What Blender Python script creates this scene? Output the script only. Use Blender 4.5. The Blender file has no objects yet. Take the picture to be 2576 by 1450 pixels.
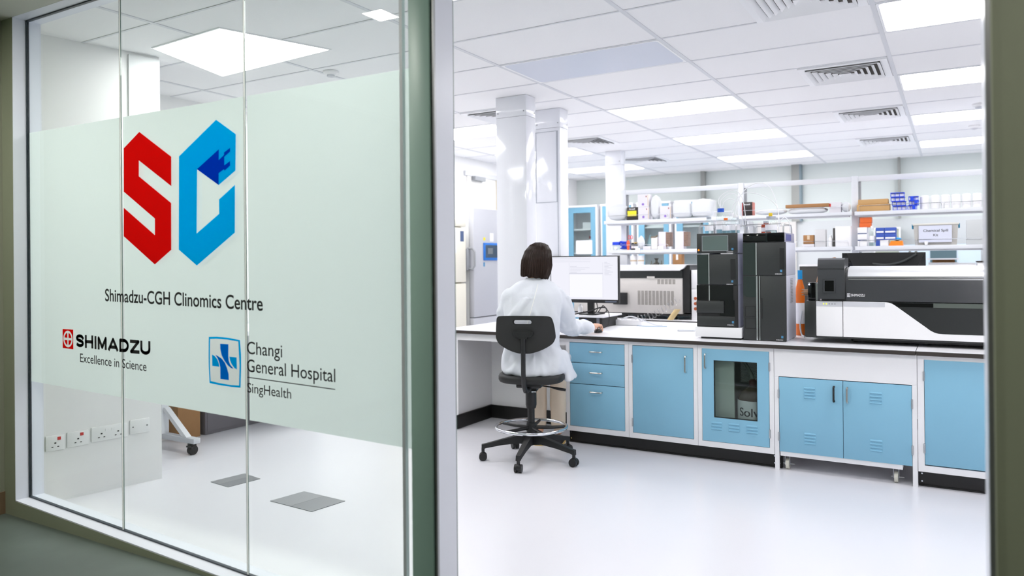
import bpy, bmesh, math, random
from mathutils import Vector, Matrix
SC = bpy.context.scene
COL = SC.collection
random.seed(4)
PI = math.pi

# ------------------------------------------------------------------ camera
H = 1.4304
F_PX, YAW, PITCH, ROLL, CY = 1888.3257, 0.5329, 0.0026, -0.0089, 656.87
cd = bpy.data.cameras.new('camera'); cam = bpy.data.objects.new('camera', cd); COL.objects.link(cam)
fw = Vector((-math.sin(YAW)*math.cos(PITCH), math.cos(YAW)*math.cos(PITCH), math.sin(PITCH)))
rt = Vector((math.cos(YAW), math.sin(YAW), 0)); up = rt.cross(fw)
rt2 = rt*math.cos(ROLL) + up*math.sin(ROLL); up2 = -rt*math.sin(ROLL) + up*math.cos(ROLL)
mw = Matrix.Identity(4)
for i in range(3):
    mw[i][0] = rt2[i]; mw[i][1] = up2[i]; mw[i][2] = -fw[i]
mw.translation = Vector((0, 0, H)); cam.matrix_world = mw
cd.sensor_width = 36; cd.sensor_fit = 'HORIZONTAL'; cd.lens = F_PX/2576*36; cd.shift_y = -(725-CY)/2576
cd.clip_start = 0.05; cd.clip_end = 60
cd.dof.use_dof = True; cd.dof.focus_distance = 4.6; cd.dof.aperture_fstop = 1.8
SC.camera = cam
# ------------------------------------------------------------------ world, exposure
w = bpy.data.worlds.new('world'); SC.world = w; w.use_nodes = True
w.node_tree.nodes['Background'].inputs[0].default_value = (0.75, 0.82, 0.78, 1)
w.node_tree.nodes['Background'].inputs[1].default_value = 0.02
SC.view_settings.view_transform = 'Standard'; SC.view_settings.look = 'None'
SC.view_settings.gamma = 1; SC.view_settings.use_curve_mapping = False
SC.view_settings.exposure = 0.75
SC.cycles.use_denoising = True
SC.cycles.max_bounces = 10; SC.cycles.diffuse_bounces = 6; SC.cycles.glossy_bounces = 4
SC.cycles.transparent_max_bounces = 16; SC.cycles.transmission_bounces = 6
SC.cycles.sample_clamp_indirect = 8
LAB_LIGHT = 7.0          # ceiling panels of the laboratory
CORRIDOR_LIGHT = 205.0    # small square downlights of the corridor, two of them added

# ------------------------------------------------------------------ materials
def lin(c):
    c = c/255.0
    return c/12.92 if c <= 0.04045 else ((c+0.055)/1.055)**2.4
def rgb(r, g, b): return (lin(r), lin(g), lin(b), 1)
MATS = {}
def mat(name, col, rough=0.5, metal=0.0, noise=0.04, nscale=6.0, bump=0.0, bscale=200.0, spec=0.5, coat=0.0):
    if name in MATS: return MATS[name]
    m = bpy.data.materials.new(name); m.use_nodes = True; nt = m.node_tree; b = nt.nodes['Principled BSDF']
    tc = nt.nodes.new('ShaderNodeTexCoord')
    nz = nt.nodes.new('ShaderNodeTexNoise'); nz.inputs['Scale'].default_value = nscale; nz.inputs['Detail'].default_value = 4
    nt.links.new(tc.outputs['Object'], nz.inputs['Vector'])
    mx = nt.nodes.new('ShaderNodeMix'); mx.data_type = 'RGBA'
    c = rgb(*col)
    mx.inputs[6].default_value = tuple(v*(1-noise) for v in c[:3])+(1,); mx.inputs[7].default_value = tuple(min(1, v*(1+noise)) for v in c[:3])+(1,)
    nt.links.new(nz.outputs['Fac'], mx.inputs[0]); nt.links.new(mx.outputs[2], b.inputs['Base Color'])
    b.inputs['Roughness'].default_value = rough; b.inputs['Metallic'].default_value = metal
    b.inputs['Specular IOR Level'].default_value = spec
    if coat: b.inputs['Coat Weight'].default_value = coat; b.inputs['Coat Roughness'].default_value = 0.08
    if bump:
        n2 = nt.nodes.new('ShaderNodeTexNoise'); n2.inputs['Scale'].default_value = bscale; n2.inputs['Detail'].default_value = 3
        nt.links.new(tc.outputs['Object'], n2.inputs['Vector'])
        bp = nt.nodes.new('ShaderNodeBump'); bp.inputs['Strength'].default_value = bump; bp.inputs['Distance'].default_value = 0.002
        nt.links.new(n2.outputs['Fac'], bp.inputs['Height']); nt.links.new(bp.outputs['Normal'], b.inputs['Normal'])
    MATS[name] = m
    return m
def emit(name, col, strength):
    m = bpy.data.materials.new(name); m.use_nodes = True; nt = m.node_tree; nt.nodes.clear()
    e = nt.nodes.new('ShaderNodeEmission'); e.inputs[0].default_value = rgb(*col); e.inputs[1].default_value = strength
    o = nt.nodes.new('ShaderNodeOutputMaterial'); nt.links.new(e.outputs[0], o.inputs[0]); MATS[name] = m
    return m
def glass(name, tint, refl=1.0, rough=0.0, ior=1.45):
    m = bpy.data.materials.new(name); m.use_nodes = True; nt = m.node_tree; nt.nodes.clear()
    t = nt.nodes.new('ShaderNodeBsdfTransparent'); t.inputs[0].default_value = rgb(*tint)
    g = nt.nodes.new('ShaderNodeBsdfGlossy'); g.inputs['Roughness'].default_value = rough
    lw = nt.nodes.new('ShaderNodeLayerWeight'); lw.inputs['Blend'].default_value = 0.5
    pw = nt.nodes.new('ShaderNodeMath'); pw.operation = 'POWER'; pw.inputs[1].default_value = 5.0
    ma = nt.nodes.new('ShaderNodeMath'); ma.operation = 'MULTIPLY_ADD'; ma.inputs[1].default_value = 0.96*refl; ma.inputs[2].default_value = 0.04*refl
    mx = nt.nodes.new('ShaderNodeMixShader'); o = nt.nodes.new('ShaderNodeOutputMaterial')
    nt.links.new(lw.outputs['Facing'], pw.inputs[0]); nt.links.new(pw.outputs[0], ma.inputs[0]); nt.links.new(ma.outputs[0], mx.inputs[0])
    nt.links.new(t.outputs[0], mx.inputs[1]); nt.links.new(g.outputs[0], mx.inputs[2]); nt.links.new(mx.outputs[0], o.inputs[0])
    MATS[name] = m
    return m
def translucent(name, col, frac=0.75, rough=0.6):
    m = bpy.data.materials.new(name); m.use_nodes = True; nt = m.node_tree; nt.nodes.clear()
    t = nt.nodes.new('ShaderNodeBsdfTranslucent'); d = nt.nodes.new('ShaderNodeBsdfDiffuse')
    nz = nt.nodes.new('ShaderNodeTexNoise'); nz.inputs['Scale'].default_value = 900
    mr = nt.nodes.new('ShaderNodeMix'); mr.data_type = 'RGBA'; c = rgb(*col)
    mr.inputs[6].default_value = tuple(v*.97 for v in c[:3])+(1,); mr.inputs[7].default_value = tuple(min(1, v*1.03) for v in c[:3])+(1,)
    nt.links.new(nz.outputs['Fac'], mr.inputs[0])
    for n in (t, d): nt.links.new(mr.outputs[2], n.inputs['Color'])
    mx = nt.nodes.new('ShaderNodeMixShader'); mx.inputs[0].default_value = frac
    o = nt.nodes.new('ShaderNodeOutputMaterial')
    nt.links.new(d.outputs[0], mx.inputs[1]); nt.links.new(t.outputs[0], mx.inputs[2]); nt.links.new(mx.outputs[0], o.inputs[0])
    MATS[name] = m
    return m

WHITE = mat('white_laminate', (238, 238, 242), 0.35, noise=0.01)
CABW = mat('white_powder_coat', (238, 238, 241), 0.4, noise=0.01)
BLUE = mat('blue_powder_coat', (134, 188, 215), 0.5, noise=0.03, nscale=3, bump=0.15, bscale=700)
WALLW = mat('white_wall_paint', (236, 236, 237), 0.6, noise=0.012, nscale=2)
BLACK = mat('black_plastic', (26, 27, 28), 0.45, noise=0.1)
CHAIRB = mat('black_polyurethane', (30, 31, 31), 0.6, noise=0.12, bump=0.3, bscale=500)
EDGE = mat('dark_brown_edge', (52, 46, 42), 0.5)
PLINTH = mat('black_plinth', (20, 19, 19), 0.4, noise=0.15)
CHROME = mat('chrome', (225, 228, 232), 0.08, 1.0, noise=0.01)
STEEL = mat('brushed_steel', (190, 192, 195), 0.3, 1.0, noise=0.05, nscale=60)
GREY = mat('mid_grey_plastic', (150, 153, 158), 0.45)
LGREY = mat('light_grey_plastic', (205, 207, 213), 0.45)
DGREY = mat('charcoal_plastic', (46, 49, 49), 0.42, noise=0.05)
GLOSSB = mat('glossy_black', (12, 14, 16), 0.06, noise=0.1)
CARD = mat('cardboard', (196, 156, 104), 0.8, noise=0.06, nscale=20)
BROWNC = mat('brown_cardboard', (166, 122, 80), 0.8, noise=0.08, nscale=20)
PAPER = mat('white_paper', (240, 240, 243), 0.7, noise=0.01)
PLASTW = mat('white_plastic', (240, 240, 242), 0.4, noise=0.01)
INK = mat('black_ink', (22, 23, 27), 0.5)
CREAM = mat('cream_enamel', (232, 228, 214), 0.4, noise=0.01)
ALU = mat('grey_aluminium', (150, 152, 153), 0.35, 0.8)
CLEAR = glass('clear_glass', (250, 253, 252), 1.0)
PANE = glass('partition_glass', (250, 253, 251), 0.75)
SMOKED = glass('smoked_glass', (60, 72, 70), 0.8)
AMBER = glass('amber_glass', (200, 110, 40), 0.8)

# ------------------------------------------------------------------ mesh builder
class M:
    def __init__(s): s.bm = bmesh.new(); s.mi = 0
    def box(s, x0, x1, y0, y1, z0, z1, bev=0.0, seg=2):
        r = bmesh.ops.create_cube(s.bm, size=1.0); vs = r['verts']
        for v in vs:
            v.co = Vector(((x0+x1)/2+v.co.x*(x1-x0), (y0+y1)/2+v.co.y*(y1-y0), (z0+z1)/2+v.co.z*(z1-z0)))
        if bev > 0:
            es = list({e for v in vs for e in v.link_edges})
            bmesh.ops.bevel(s.bm, geom=es, offset=bev, segments=seg, affect='EDGES', profile=0.5)
        return s
    def cyl(s, p0, p1, r0, r1=None, seg=20, caps=True):
        if r1 is None: r1 = r0
        p0 = Vector(p0); p1 = Vector(p1); d = p1-p0; L = d.length
        if L < 1e-7: return s
        q = d.to_track_quat('Z', 'Y').to_matrix().to_4x4(); q.translation = (p0+p1)/2
        bmesh.ops.create_cone(s.bm, cap_ends=caps, segments=seg, radius1=r0, radius2=r1, depth=L, matrix=q)
        return s
    def sphere(s, c, r, sc=(1, 1, 1), u=16, v=10):
        m = Matrix.Translation(Vector(c)) @ Matrix.Diagonal((r*sc[0], r*sc[1], r*sc[2], 1))
        bmesh.ops.create_uvsphere(s.bm, u_segments=u, v_segments=v, radius=1.0, matrix=m)
        return s
    def tube(s, pts, r, seg=8, closed=False):
        pts = [Vector(p) for p in pts]; n = len(pts); rings = []; prev = None
        rr = r if isinstance(r, (list, tuple)) else [r]*n
        for i, p in enumerate(pts):
            a = pts[i-1] if (i > 0 or closed) else p
            b = pts[(i+1) % n] if (i < n-1 or closed) else p
            t = (b-a).normalized()
            if prev is None:
                u = t.orthogonal().normalized()
            else:
                u = prev-t*prev.dot(t)
                u = u.normalized() if u.length > 1e-6 else t.orthogonal().normalized()
            prev = u; v = t.cross(u)
            rings.append([s.bm.verts.new(p+(u*math.cos(2*PI*k/seg)+v*math.sin(2*PI*k/seg))*rr[i]) for k in range(seg)])
        for i in range(n if closed else n-1):
            A, B = rings[i], rings[(i+1) % n]
            for k in range(seg):
                s.bm.faces.new((A[k], A[(k+1) % seg], B[(k+1) % seg], B[k]))
        if not closed:
            s.bm.faces.new(rings[0][::-1]); s.bm.faces.new(rings[-1])
        return s
    def lathe(s, prof, c=(0, 0, 0), seg=24):
        c = Vector(c); rings = []
        for r, z in prof:
            rings.append([s.bm.verts.new(c+Vector((r*math.cos(2*PI*k/seg), r*math.sin(2*PI*k/seg), z))) for k in range(seg)])
        for A, B in zip(rings, rings[1:]):
            for k in range(seg): s.bm.faces.new((A[k], A[(k+1) % seg], B[(k+1) % seg], B[k]))
        if prof[0][0] > 1e-5: s.bm.faces.new(rings[0][::-1])
        if prof[-1][0] > 1e-5: s.bm.faces.new(rings[-1])
        return s
    def prism(s, poly, fn, d0, d1):
        """poly of 2-D points, fn(u, v, d) -> 3-D"""
        A = [s.bm.verts.new(fn(u, v, d0)) for u, v in poly]; B = [s.bm.verts.new(fn(u, v, d1)) for u, v in poly]
        n = len(poly); fs = [s.bm.faces.new(A), s.bm.faces.new(B[::-1])]
        for i in range(n): s.bm.faces.new((A[i], B[i], B[(i+1) % n], A[(i+1) % n]))
        for f in fs: f.normal_update()
        bmesh.ops.triangulate(s.bm, faces=fs)
        return s
    def ring_plate(s, outer, inner, fn, d0, d1):
        """plate between two outlines with the same number of points"""
        n = len(outer)
        O0 = [s.bm.verts.new(fn(u, v, d0)) for u, v in outer]; I0 = [s.bm.verts.new(fn(u, v, d0)) for u, v in inner]
        O1 = [s.bm.verts.new(fn(u, v, d1)) for u, v in outer]; I1 = [s.bm.verts.new(fn(u, v, d1)) for u, v in inner]
        for i in range(n):
            j = (i+1) % n
            s.bm.faces.new((O0[i], O0[j], I0[j], I0[i])); s.bm.faces.new((O1[j], O1[i], I1[i], I1[j]))
            s.bm.faces.new((O0[j], O0[i], O1[i], O1[j])); s.bm.faces.new((I0[i], I0[j], I1[j], I1[i]))
        return s
    def loft(s, rings, cap=True):
        R = [[s.bm.verts.new(Vector(p)) for p in r] for r in rings]; n = len(R[0])
        for A, B in zip(R, R[1:]):
            for k in range(n): s.bm.faces.new((A[k], A[(k+1) % n], B[(k+1) % n], B[k]))
        if cap: s.bm.faces.new(R[0][::-1]); s.bm.faces.new(R[-1])
        return s
    def frame(s, x0, x1, z0, z1, y0, y1, wl, wr=None, wt=None, wb=None):
        """upright rectangular frame facing -Y"""
        wr = wl if wr is None else wr; wt = wl if wt is None else wt; wb = wl if wb is None else wb
        s.box(x0, x0+wl, y0, y1, z0, z1); s.box(x1-wr, x1, y0, y1, z0, z1)
        s.box(x0+wl, x1-wr, y0, y1, z1-wt, z1); s.box(x0+wl, x1-wr, y0, y1, z0, z0+wb)
        return s
    def done(s, name, m, parent=None, smooth=35, off=None):
        bmesh.ops.recalc_face_normals(s.bm, faces=s.bm.faces[:])
        me = bpy.data.meshes.new(name); s.bm.to_mesh(me); s.bm.free()
        return finish(name, me, m, parent, smooth, off)
def root_loc(p):
    while p.parent is not None: p = p.parent
    return Vector(p.get('_base', (0, 0, 0)))
def finish(name, me, m, parent, smooth=35, off=None):
    o = bpy.data.objects.new(name, me); COL.objects.link(o)
    if m is not None: me.materials.append(m)
    if smooth:
        for p in me.polygons: p.use_smooth = True
        me.set_sharp_from_angle(angle=math.radians(smooth))
    if parent is not None:
        b = root_loc(parent) if off is None else Vector(off)
        if b.length > 0: me.transform(Matrix.Translation(-b))
        o.parent = parent
    return o
BASES = []
def thing(name, label, cat, loc=(0, 0, 0), group=None, rotz=0, local=False):
    """an Empty at the thing's base; parts are modelled in world coordinates unless local"""
    o = bpy.data.objects.new(name, None); COL.objects.link(o); o.empty_display_size = 0.05
    o.location = loc; o.rotation_euler = (0, 0, rotz); o['label'] = label; o['category'] = cat
    o['_base'] = (0, 0, 0) if local else tuple(loc); BASES.append(o)
    if group: o['group'] = group
    return o
def tag(o, label, cat, group=None):
    o['label'] = label; o['category'] = cat
    if group: o['group'] = group
    return o
def struct(o): o['kind'] = 'structure'; return o
def dup(root, loc, label=None, group=None, rotz=None):
    r = root.copy(); COL.objects.link(r); r.location = loc
    if rotz is not None: r.rotation_euler = (0, 0, rotz)
    if label: r['label'] = label
    if group: r['group'] = group
    for ch in list(root.children):
        c = ch.copy(); COL.objects.link(c); c.parent = r
        for g in list(ch.children):
            d = g.copy(); COL.objects.link(d); d.parent = c
    if '_base' in r: BASES.append(r)
    return r
XZ = lambda u, v, d: Vector((u, d, v))          # outline in X/Z, depth along Y
YZ = lambda u, v, d: Vector((d, u, v))          # outline in Y/Z, depth along X
XY = lambda u, v, d: Vector((u, v, d))
def text_verts(s, off=0.0):
    cu = bpy.data.curves.new('lettering', 'FONT'); cu.body = s; cu.size = 1.0; cu.offset = off; cu.resolution_u = 6
    t = bpy.data.objects.new('lettering', cu); COL.objects.link(t)
    dg = bpy.context.evaluated_depsgraph_get(); me = bpy.data.meshes.new_from_object(t.evaluated_get(dg))
    bpy.data.objects.remove(t); bpy.data.curves.remove(cu)
    return me
CAP = [0.0]
def text(name, s, p0, p1, cap, y, m, parent, off=0.0, thick=0.0):
    """flat lettering facing -Y: starts at p0, ends at p1 (X, Z on the baseline)"""
    if not CAP[0]:
        h = text_verts('H'); CAP[0] = max(v.co.y for v in h.vertices); bpy.data.meshes.remove(h)
    me = text_verts(s, off)
    xs = [v.co.x for v in me.vertices]; x0, x1 = min(xs), max(xs)
    sx = (p1[0]-p0[0])/(x1-x0); sy = cap/CAP[0]; sl = (p1[1]-p0[1])/(p1[0]-p0[0])
    for v in me.vertices:
        X = p0[0]+(v.co.x-x0)*sx
        v.co = Vector((X, y, p0[1]+v.co.y*sy+(X-p0[0])*sl))
    if ' ' not in s: return finish(name, me, m, parent, 0)
    # one mesh per word
    b = bmesh.new(); b.from_mesh(me); spans = []
    for f in b.faces:
        a_, c_ = min(v.co.x for v in f.verts), max(v.co.x for v in f.verts); spans.append((a_, c_))
    spans.sort(); gaps = []; end = spans[0][1]
    for a_, c_ in spans:
        if a_ > end: gaps.append((a_-end, (a_+end)/2))
        end = max(end, c_)
    cuts = sorted(q for _, q in sorted(gaps, reverse=True)[:s.count(' ')]); b.free()
    edges = [-1e9]+cuts+[1e9]; out = None
    for lo, hi in zip(edges, edges[1:]):
        b = bmesh.new(); b.from_mesh(me); bmesh.ops.delete(b, geom=[v for v in b.verts if not lo < v.co.x < hi], context='VERTS')
        m2 = bpy.data.meshes.new(name); b.to_mesh(m2); b.free(); out = finish(name, m2, m, parent, 0)
    bpy.data.meshes.remove(me)
    return out
# ================================================================== THE SETTING
CZ = 2.837
YF, YG, YB = 2.151, 2.222, 2.300        # corridor face, glass, laboratory face of the partition
GX0, GX1, DX1 = -4.431, -1.694, 0.068   # glazing from/to, right side of the doorway
# laboratory floor: pale glossy resin
m = mat('resin_floor', (229, 229, 235), 0.26, noise=0.012, nscale=1.5, spec=0.45)
struct(M().box(-6.2, 2.6, 2.2, 12.0, -0.1, 0.0).done('floor', m))
# ceiling tiles: mineral fibre with fine pits
m = mat('mineral_fibre_tile', (244, 244, 246), 0.85, noise=0.02, nscale=160, bump=0.35, bscale=260)
struct(M().box(-6.2, 2.6, 2.2, 12.0, CZ, CZ+0.1).done('ceiling', m))
# exposed grid
TY, OY = 0.621, 3.929; GXS = [-5.17, -3.977, -2.784, -1.591, -0.376, 0.839, 2.03]
m = mat('white_tee_bar', (218, 220, 225), 0.45, noise=0.01)
g = M()
for x in GXS: g.box(x-0.013, x+0.013, 2.30, 11.70, CZ-0.005, CZ+0.002)
for k in range(-2, 13):
    y = OY+k*TY
    g.box(-5.60, 2.2, y-0.008, y+0.008, CZ-0.004, CZ+0.002)
struct(g.done('trim_1', m))
# laboratory walls
struct(M().box(-5.75, -5.59, 2.30, 11.85, 0, CZ).done('wall_left', WALLW))
struct(M().box(2.20, 2.35, 2.30, 11.85, 0, CZ).done('wall_right', WALLW))
m = mat('pale_grey_blind', (209, 216, 214), 0.7, noise=0.02, nscale=3)
wb = struct(M().box(-5.75, 2.35, 11.70, 11.85, 0, CZ).done('wall_back', m))
struct(M().box(-5.59, 2.2, 11.66, 11.70, 0.0, 2.0).done('trim_2', mat('back_wall_panel', (198, 202, 204), 0.6, noise=0.01)))
mg = mat('grey_mullion', (150, 152, 148), 0.5)
for n, (a, b, mm) in enumerate([(-3.41, -3.35, mg), (-2.06, -1.95, mg), (-0.665, -0.635, mg)]):
    struct(M().box(a, b, 11.60, 11.70, 2.0, CZ).done('trim_%d' % (3+n), mm))
struct(M().box(-1.95, -1.92, 11.60, 11.70, 2.0, CZ).done('trim_6', mat('blue_grey_mullion', (120, 138, 146), 0.5)))

# partition wall between corridor and laboratory (olive green corridor paint)
m = mat('olive_corridor_paint', (150, 156, 134), 0.55, noise=0.10, nscale=2.2)
p = M()
p.box(-4.90, GX0-0.004, YF, YB, -0.05, 3.0); p.box(GX0-0.004, DX1+0.012, YF, YB, 2.806, 3.0); p.box(DX1+0.012, 2.35, YF, YB, -0.05, 3.0)
# low curb under the glazing, its top falling slightly to the right
cx = [GX0-0.004, GX1]; zt = [0.150, 0.035]
p.prism([(cx[0], -0.05), (cx[1], -0.05), (cx[1], zt[1]), (cx[0], zt[0])], XZ, YF, YB)
struct(p.done('wall_front', m))
JAMB = mat('white_jamb_liner', (223, 226, 236), 0.3, noise=0.01)
struct(M().box(GX0-0.006, GX0, YF+0.001, YB+0.001, 0.15, 2.806).done('trim_7', JAMB))
struct(M().prism([(cx[0], zt[0]), (cx[1], zt[1]), (cx[1], zt[1]+0.006), (cx[0], zt[0]+0.006)], XZ, YF+0.001, YB+0.001).done('trim_8', JAMB))
struct(M().box(GX0, DX1, YF+0.001, YB+0.001, 2.800, 2.806).done('trim_9', JAMB))
# post between glazing and doorway
pm = mat('green_grey_post', (164, 196, 186), 0.4, noise=0.05, nscale=3)
struct(M().box(GX1, -1.600, YF-0.004, YB, 0.0, 2.80, 0.002).done('trim_10', pm))
struct(M().box(-1.600, -1.588, YF+0.004, YB-0.02, 0.0, 2.80).done('trim_11', mat('black_gasket', (24, 34, 32), 0.3)))
ps = M().box(-1.588, -1.580, YF-0.004, YF+0.006, 0.0, 2.80); struct(ps.done('trim_12', ALU))
struct(M().box(-1.588, -1.580, YF+0.006, YB-0.035, 0.0, 2.80).done('trim_13', JAMB))
# right jamb of the doorway
struct(M().box(DX1-0.001, DX1+0.012, YF+0.004, 2.42, 0.0, 2.80).done('trim_14', JAMB))
struct(M().box(DX1, DX1+0.011, YF-0.004, YF+0.004, 0.0, 2.80).done('trim_15', ALU))
struct(M().box(DX1+0.011, DX1+0.014, YF-0.006, YF+0.004, 0.0, 2.80).done('trim_16', mat('pale_bead', (190, 196, 176), 0.4)))
struct(M().box(DX1+0.012, 2.35, YB, 2.42, 0.0, CZ).done('wall_front.001', WALLW))

# glazing: three joined sheets of glass with a frosted band
win = bpy.data.objects.new('window_1', None); COL.objects.link(win); struct(win)
JX = [GX0+0.004, -3.560, -2.655, -1.785, GX1]
zs = lambda x, e=0: 0.156+(x-cx[0])/(cx[1]-cx[0])*(0.041-0.156)+e
for a, b in zip(JX, JX[1:]):
    M().prism([(a+0.002, zs(a)), (b-0.002, zs(b)), (b-0.002, 2.80), (a+0.002, 2.80)], XZ, YG, YG+0.010).done('pane', PANE, win)
sil = translucent('silicone_joint', (250, 248, 242), 0.8)
for x in JX[1:3]:
    jb = M(); jb.bm.faces.new([jb.bm.verts.new(q) for q in ((x-0.0045, YG-0.001, zs(x)), (x+0.0045, YG-0.001, zs(x)), (x+0.0045, YG-0.001, 2.80), (x-0.0045, YG-0.001, 2.80))]); jb.done('joint', sil, win)
    M().box(x-0.0058, x-0.0046, YG-0.0012, YG+0.011, zs(x), 2.80).done('glass_edge', mat('dark_glass_edge', (128, 142, 138), 0.2), win)
M().box(JX[3]-0.008, JX[3]+0.006, YG-0.004, YG+0.014, zs(JX[3]), 2.80).done('edge_strip', LGREY, win)
dk = mat('dark_glazing_seal', (36, 48, 58), 0.4)
s_ = M(); s_.box(GX0, GX0+0.006, YG-0.003, YG+0.013, 0.156, 2.80); s_.box(GX0, GX1, YG-0.003, YG+0.013, 2.794, 2.80)
s_.prism([(GX0, zs(GX0)), (GX1, zs(GX1)), (GX1, zs(GX1)+0.006), (GX0, zs(GX0)+0.006)], XZ, YG-0.003, YG+0.013)
s_.done('glazing_seal', dk, win)
FILM = translucent('frosted_film', (209, 218, 213), 0.80)
ft = lambda x: 2.177-0.0045*(x-GX0); fb = lambda x: 0.797-0.0232*(x-GX0)
fm = M()
for a, b in zip(JX, JX[1:]):
    a2, b2 = a+0.005, b-0.005
    fm.bm.faces.new([fm.bm.verts.new((u, YG+0.0106, v)) for u, v in ((a2, fb(a2)), (b2, fb(b2)), (b2, ft(b2)), (a2, ft(a2)))])
fm.done('frosted_film', FILM, win)

# corridor
m = mat('corridor_vinyl', (88, 98, 92), 0.5, noise=0.22, nscale=5, bump=0.05, bscale=60)
struct(M().box(-4.60, 2.4, -1.80, YF, -0.05, 0.068).done('floor.001', m))
cw = mat('corridor_wall_paint', (146, 149, 132), 0.6, noise=0.04)
struct(M().box(-4.75, -4.545, -1.8, YF, 0.068, 3.0).done('wall_left.001', cw))
struct(M().box(-4.545, -4.537, -1.8, YF, 0.068, 0.19).done('baseboard_left', mat('brown_skirting', (122, 100, 78), 0.5)))
struct(M().box(2.2, 2.35, -1.8, YF, 0.068, 3.0).done('wall_right.001', cw))
struct(M().box(-4.75, 2.35, -1.95, -1.8, 0.068, 3.0).done('wall_back.001', cw))
struct(M().box(-4.75, 2.35, -1.95, YF, 2.80, 3.0).done('ceiling.001', mat('corridor_ceiling', (190, 192, 182), 0.8)))
# ================================================================== LIGHTS AND CEILING FITTINGS
LM = emit('light_panel', (255, 253, 253), LAB_LIGHT)
FRM = mat('white_fitting', (245, 246, 249), 0.45, noise=0.01)
def rrect(x0, x1, y0, y1, r, n=5):
    pts = []
    for cx_, cy_, a0 in ((x1-r, y1-r, 0), (x0+r, y1-r, 90), (x0+r, y0+r, 180), (x1-r, y0+r, 270)):
        for k in range(n+1):
            a = math.radians(a0+90*k/n); pts.append((cx_+r*math.cos(a), cy_+r*math.sin(a)))
    return pts
def light_panel(x0, x1, y0, y1, label, lit=True):
    cx_, cy_ = (x0+x1)/2, (y0+y1)/2
    t = thing('ceiling_light', label, 'ceiling light', (cx_, cy_, CZ))
    fr = M(); o = rrect(x0+0.014, x1-0.014, y0+0.010, y1-0.010, 0.012); i = rrect(x0+0.028, x1-0.028, y0+0.020, y1-0.020, 0.03)
    fr.ring_plate(o, i, XY, CZ-0.006, CZ); fr.done('frame', FRM, t)
    d = M(); d.prism(i, XY, CZ-0.005, CZ-0.001)
    d.done('diffuser', LM if lit else mat('unlit_panel', (212, 217, 230), 0.35, noise=0.01), t)
    return t
R = lambda k: (OY+k*TY, OY+(k+1)*TY)
def lp(c, k, label, lit=True): return light_panel(GXS[c], GXS[c+1], R(k)[0], R(k)[1], label, lit)
lp(2, 1, 'switched-off bluish light panel in ceiling in front of the white columns', False)
lp(2, 4, 'lit ceiling panel above the computer monitor, nearest of the middle row')
lp(2, 7, 'lit ceiling panel, second of the three in the middle row')
lp(2, 10, 'lit ceiling panel nearest the rear wall in the middle row')
light_panel(-2.35, GXS[3], R(-2)[0], R(-2)[1], 'lit ceiling panel close to the glass partition beside the doorway post')
lp(4, 1, 'large lit ceiling panel nearest the doorway at top right')
lp(4, 4, 'lit ceiling panel along the right jamb, second from the doorway')
lp(4, 7, 'lit ceiling panel along the right jamb, third from the doorway')
lp(4, 10, 'lit ceiling panel along the right jamb, nearest the rear wall')
lp(4, -2, 'lit ceiling panel just inside the doorway overhead')
lp(0, 1, 'lit ceiling panel hidden behind the frosted band of the glass')
lp(0, 4, 'lit ceiling panel seen left of the nearest white column')
lp(0, 7, 'lit ceiling panel peeping out just right of the second white column')
lp(0, 10, 'lit ceiling panel crossing behind the farthest white column')
# panel seen through the clear strip of the glazing
t = thing('ceiling_light', 'square lit ceiling panel seen above the frosted band of the glass', 'ceiling light', (-4.2, 3.3, CZ))
q = [(-3.501, 3.613), (-3.726, 2.945), (-4.43, 2.99), (-4.655, 3.70)]
cq = (sum(a for a, _ in q)/4, sum(b for _, b in q)/4); q2 = [(cq[0]+(a-cq[0])*1.02, cq[1]+(b-cq[1])*1.03) for a, b in q]
M().ring_plate(q2, q, XY, CZ-0.007, CZ).done('frame', FRM, t); M().prism(q, XY, CZ-0.0065, CZ-0.001).done('diffuser', LM, t)

def diffuser(cx_, cy_, label, sz=0.50):
    t = thing('air_diffuser', label, 'air vent', (cx_, cy_, CZ))
    h = 0.295
    sq = lambda r: [(cx_-r, cy_-r), (cx_+r, cy_-r), (cx_+r, cy_+r), (cx_-r, cy_+r)]
    M().ring_plate(sq(h), sq(sz/2), XY, CZ-0.012, CZ-0.001).done('frame', FRM, t)
    M().box(cx_-sz/2, cx_+sz/2, cy_-sz/2, cy_+sz/2, CZ-0.0035, CZ-0.0015).done('duct_opening', mat('dark_duct', (78, 74, 70), 0.9), t)
    v = M(); n = 6
    for k in range(n):
        ro = sz/2-k*sz/2/n; ri = ro-0.026
        if ri < 0.005: continue
        A = [v.bm.verts.new(Vector((a, b, CZ-0.006))) for a, b in sq(ri)]; B = [v.bm.verts.new(Vector((a, b, CZ-0.026))) for a, b in sq(ro)]
        A2 = [v.bm.verts.new(Vector((a, b, CZ-0.004))) for a, b in sq(ri)]; B2 = [v.bm.verts.new(Vector((a, b, CZ-0.024))) for a, b in sq(ro)]
        for i in range(4):
            j = (i+1) % 4
            v.bm.faces.new((A[i], A[j], B[j], B[i])); v.bm.faces.new((B2[i], B2[j], A2[j], A2[i]))
            v.bm.faces.new((B[i], B[j], B2[j], B2[i]))
    v.done('louvre', FRM, t, smooth=0)
    return t
for k, lab in ((0, 'square air diffuser cut by the top edge of the doorway view'), (3, 'largest fully visible air diffuser, above the liquid chromatography stacks'),
               (6, 'middle air diffuser of the row above the bench instruments'), (9, 'smallest air diffuser of the right row, nearest the rear wall')):
    diffuser(-0.69, OY+(k+0.5)*TY, lab)
for k, lab in ((3, 'dark air diffuser half hidden left of the nearest white column'), (6, 'dark air diffuser just right of the second white column'),
               (9, 'small dark air diffuser beside the farthest white column')):
    diffuser(-3.68, OY+(k+0.5)*TY, lab)
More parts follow.
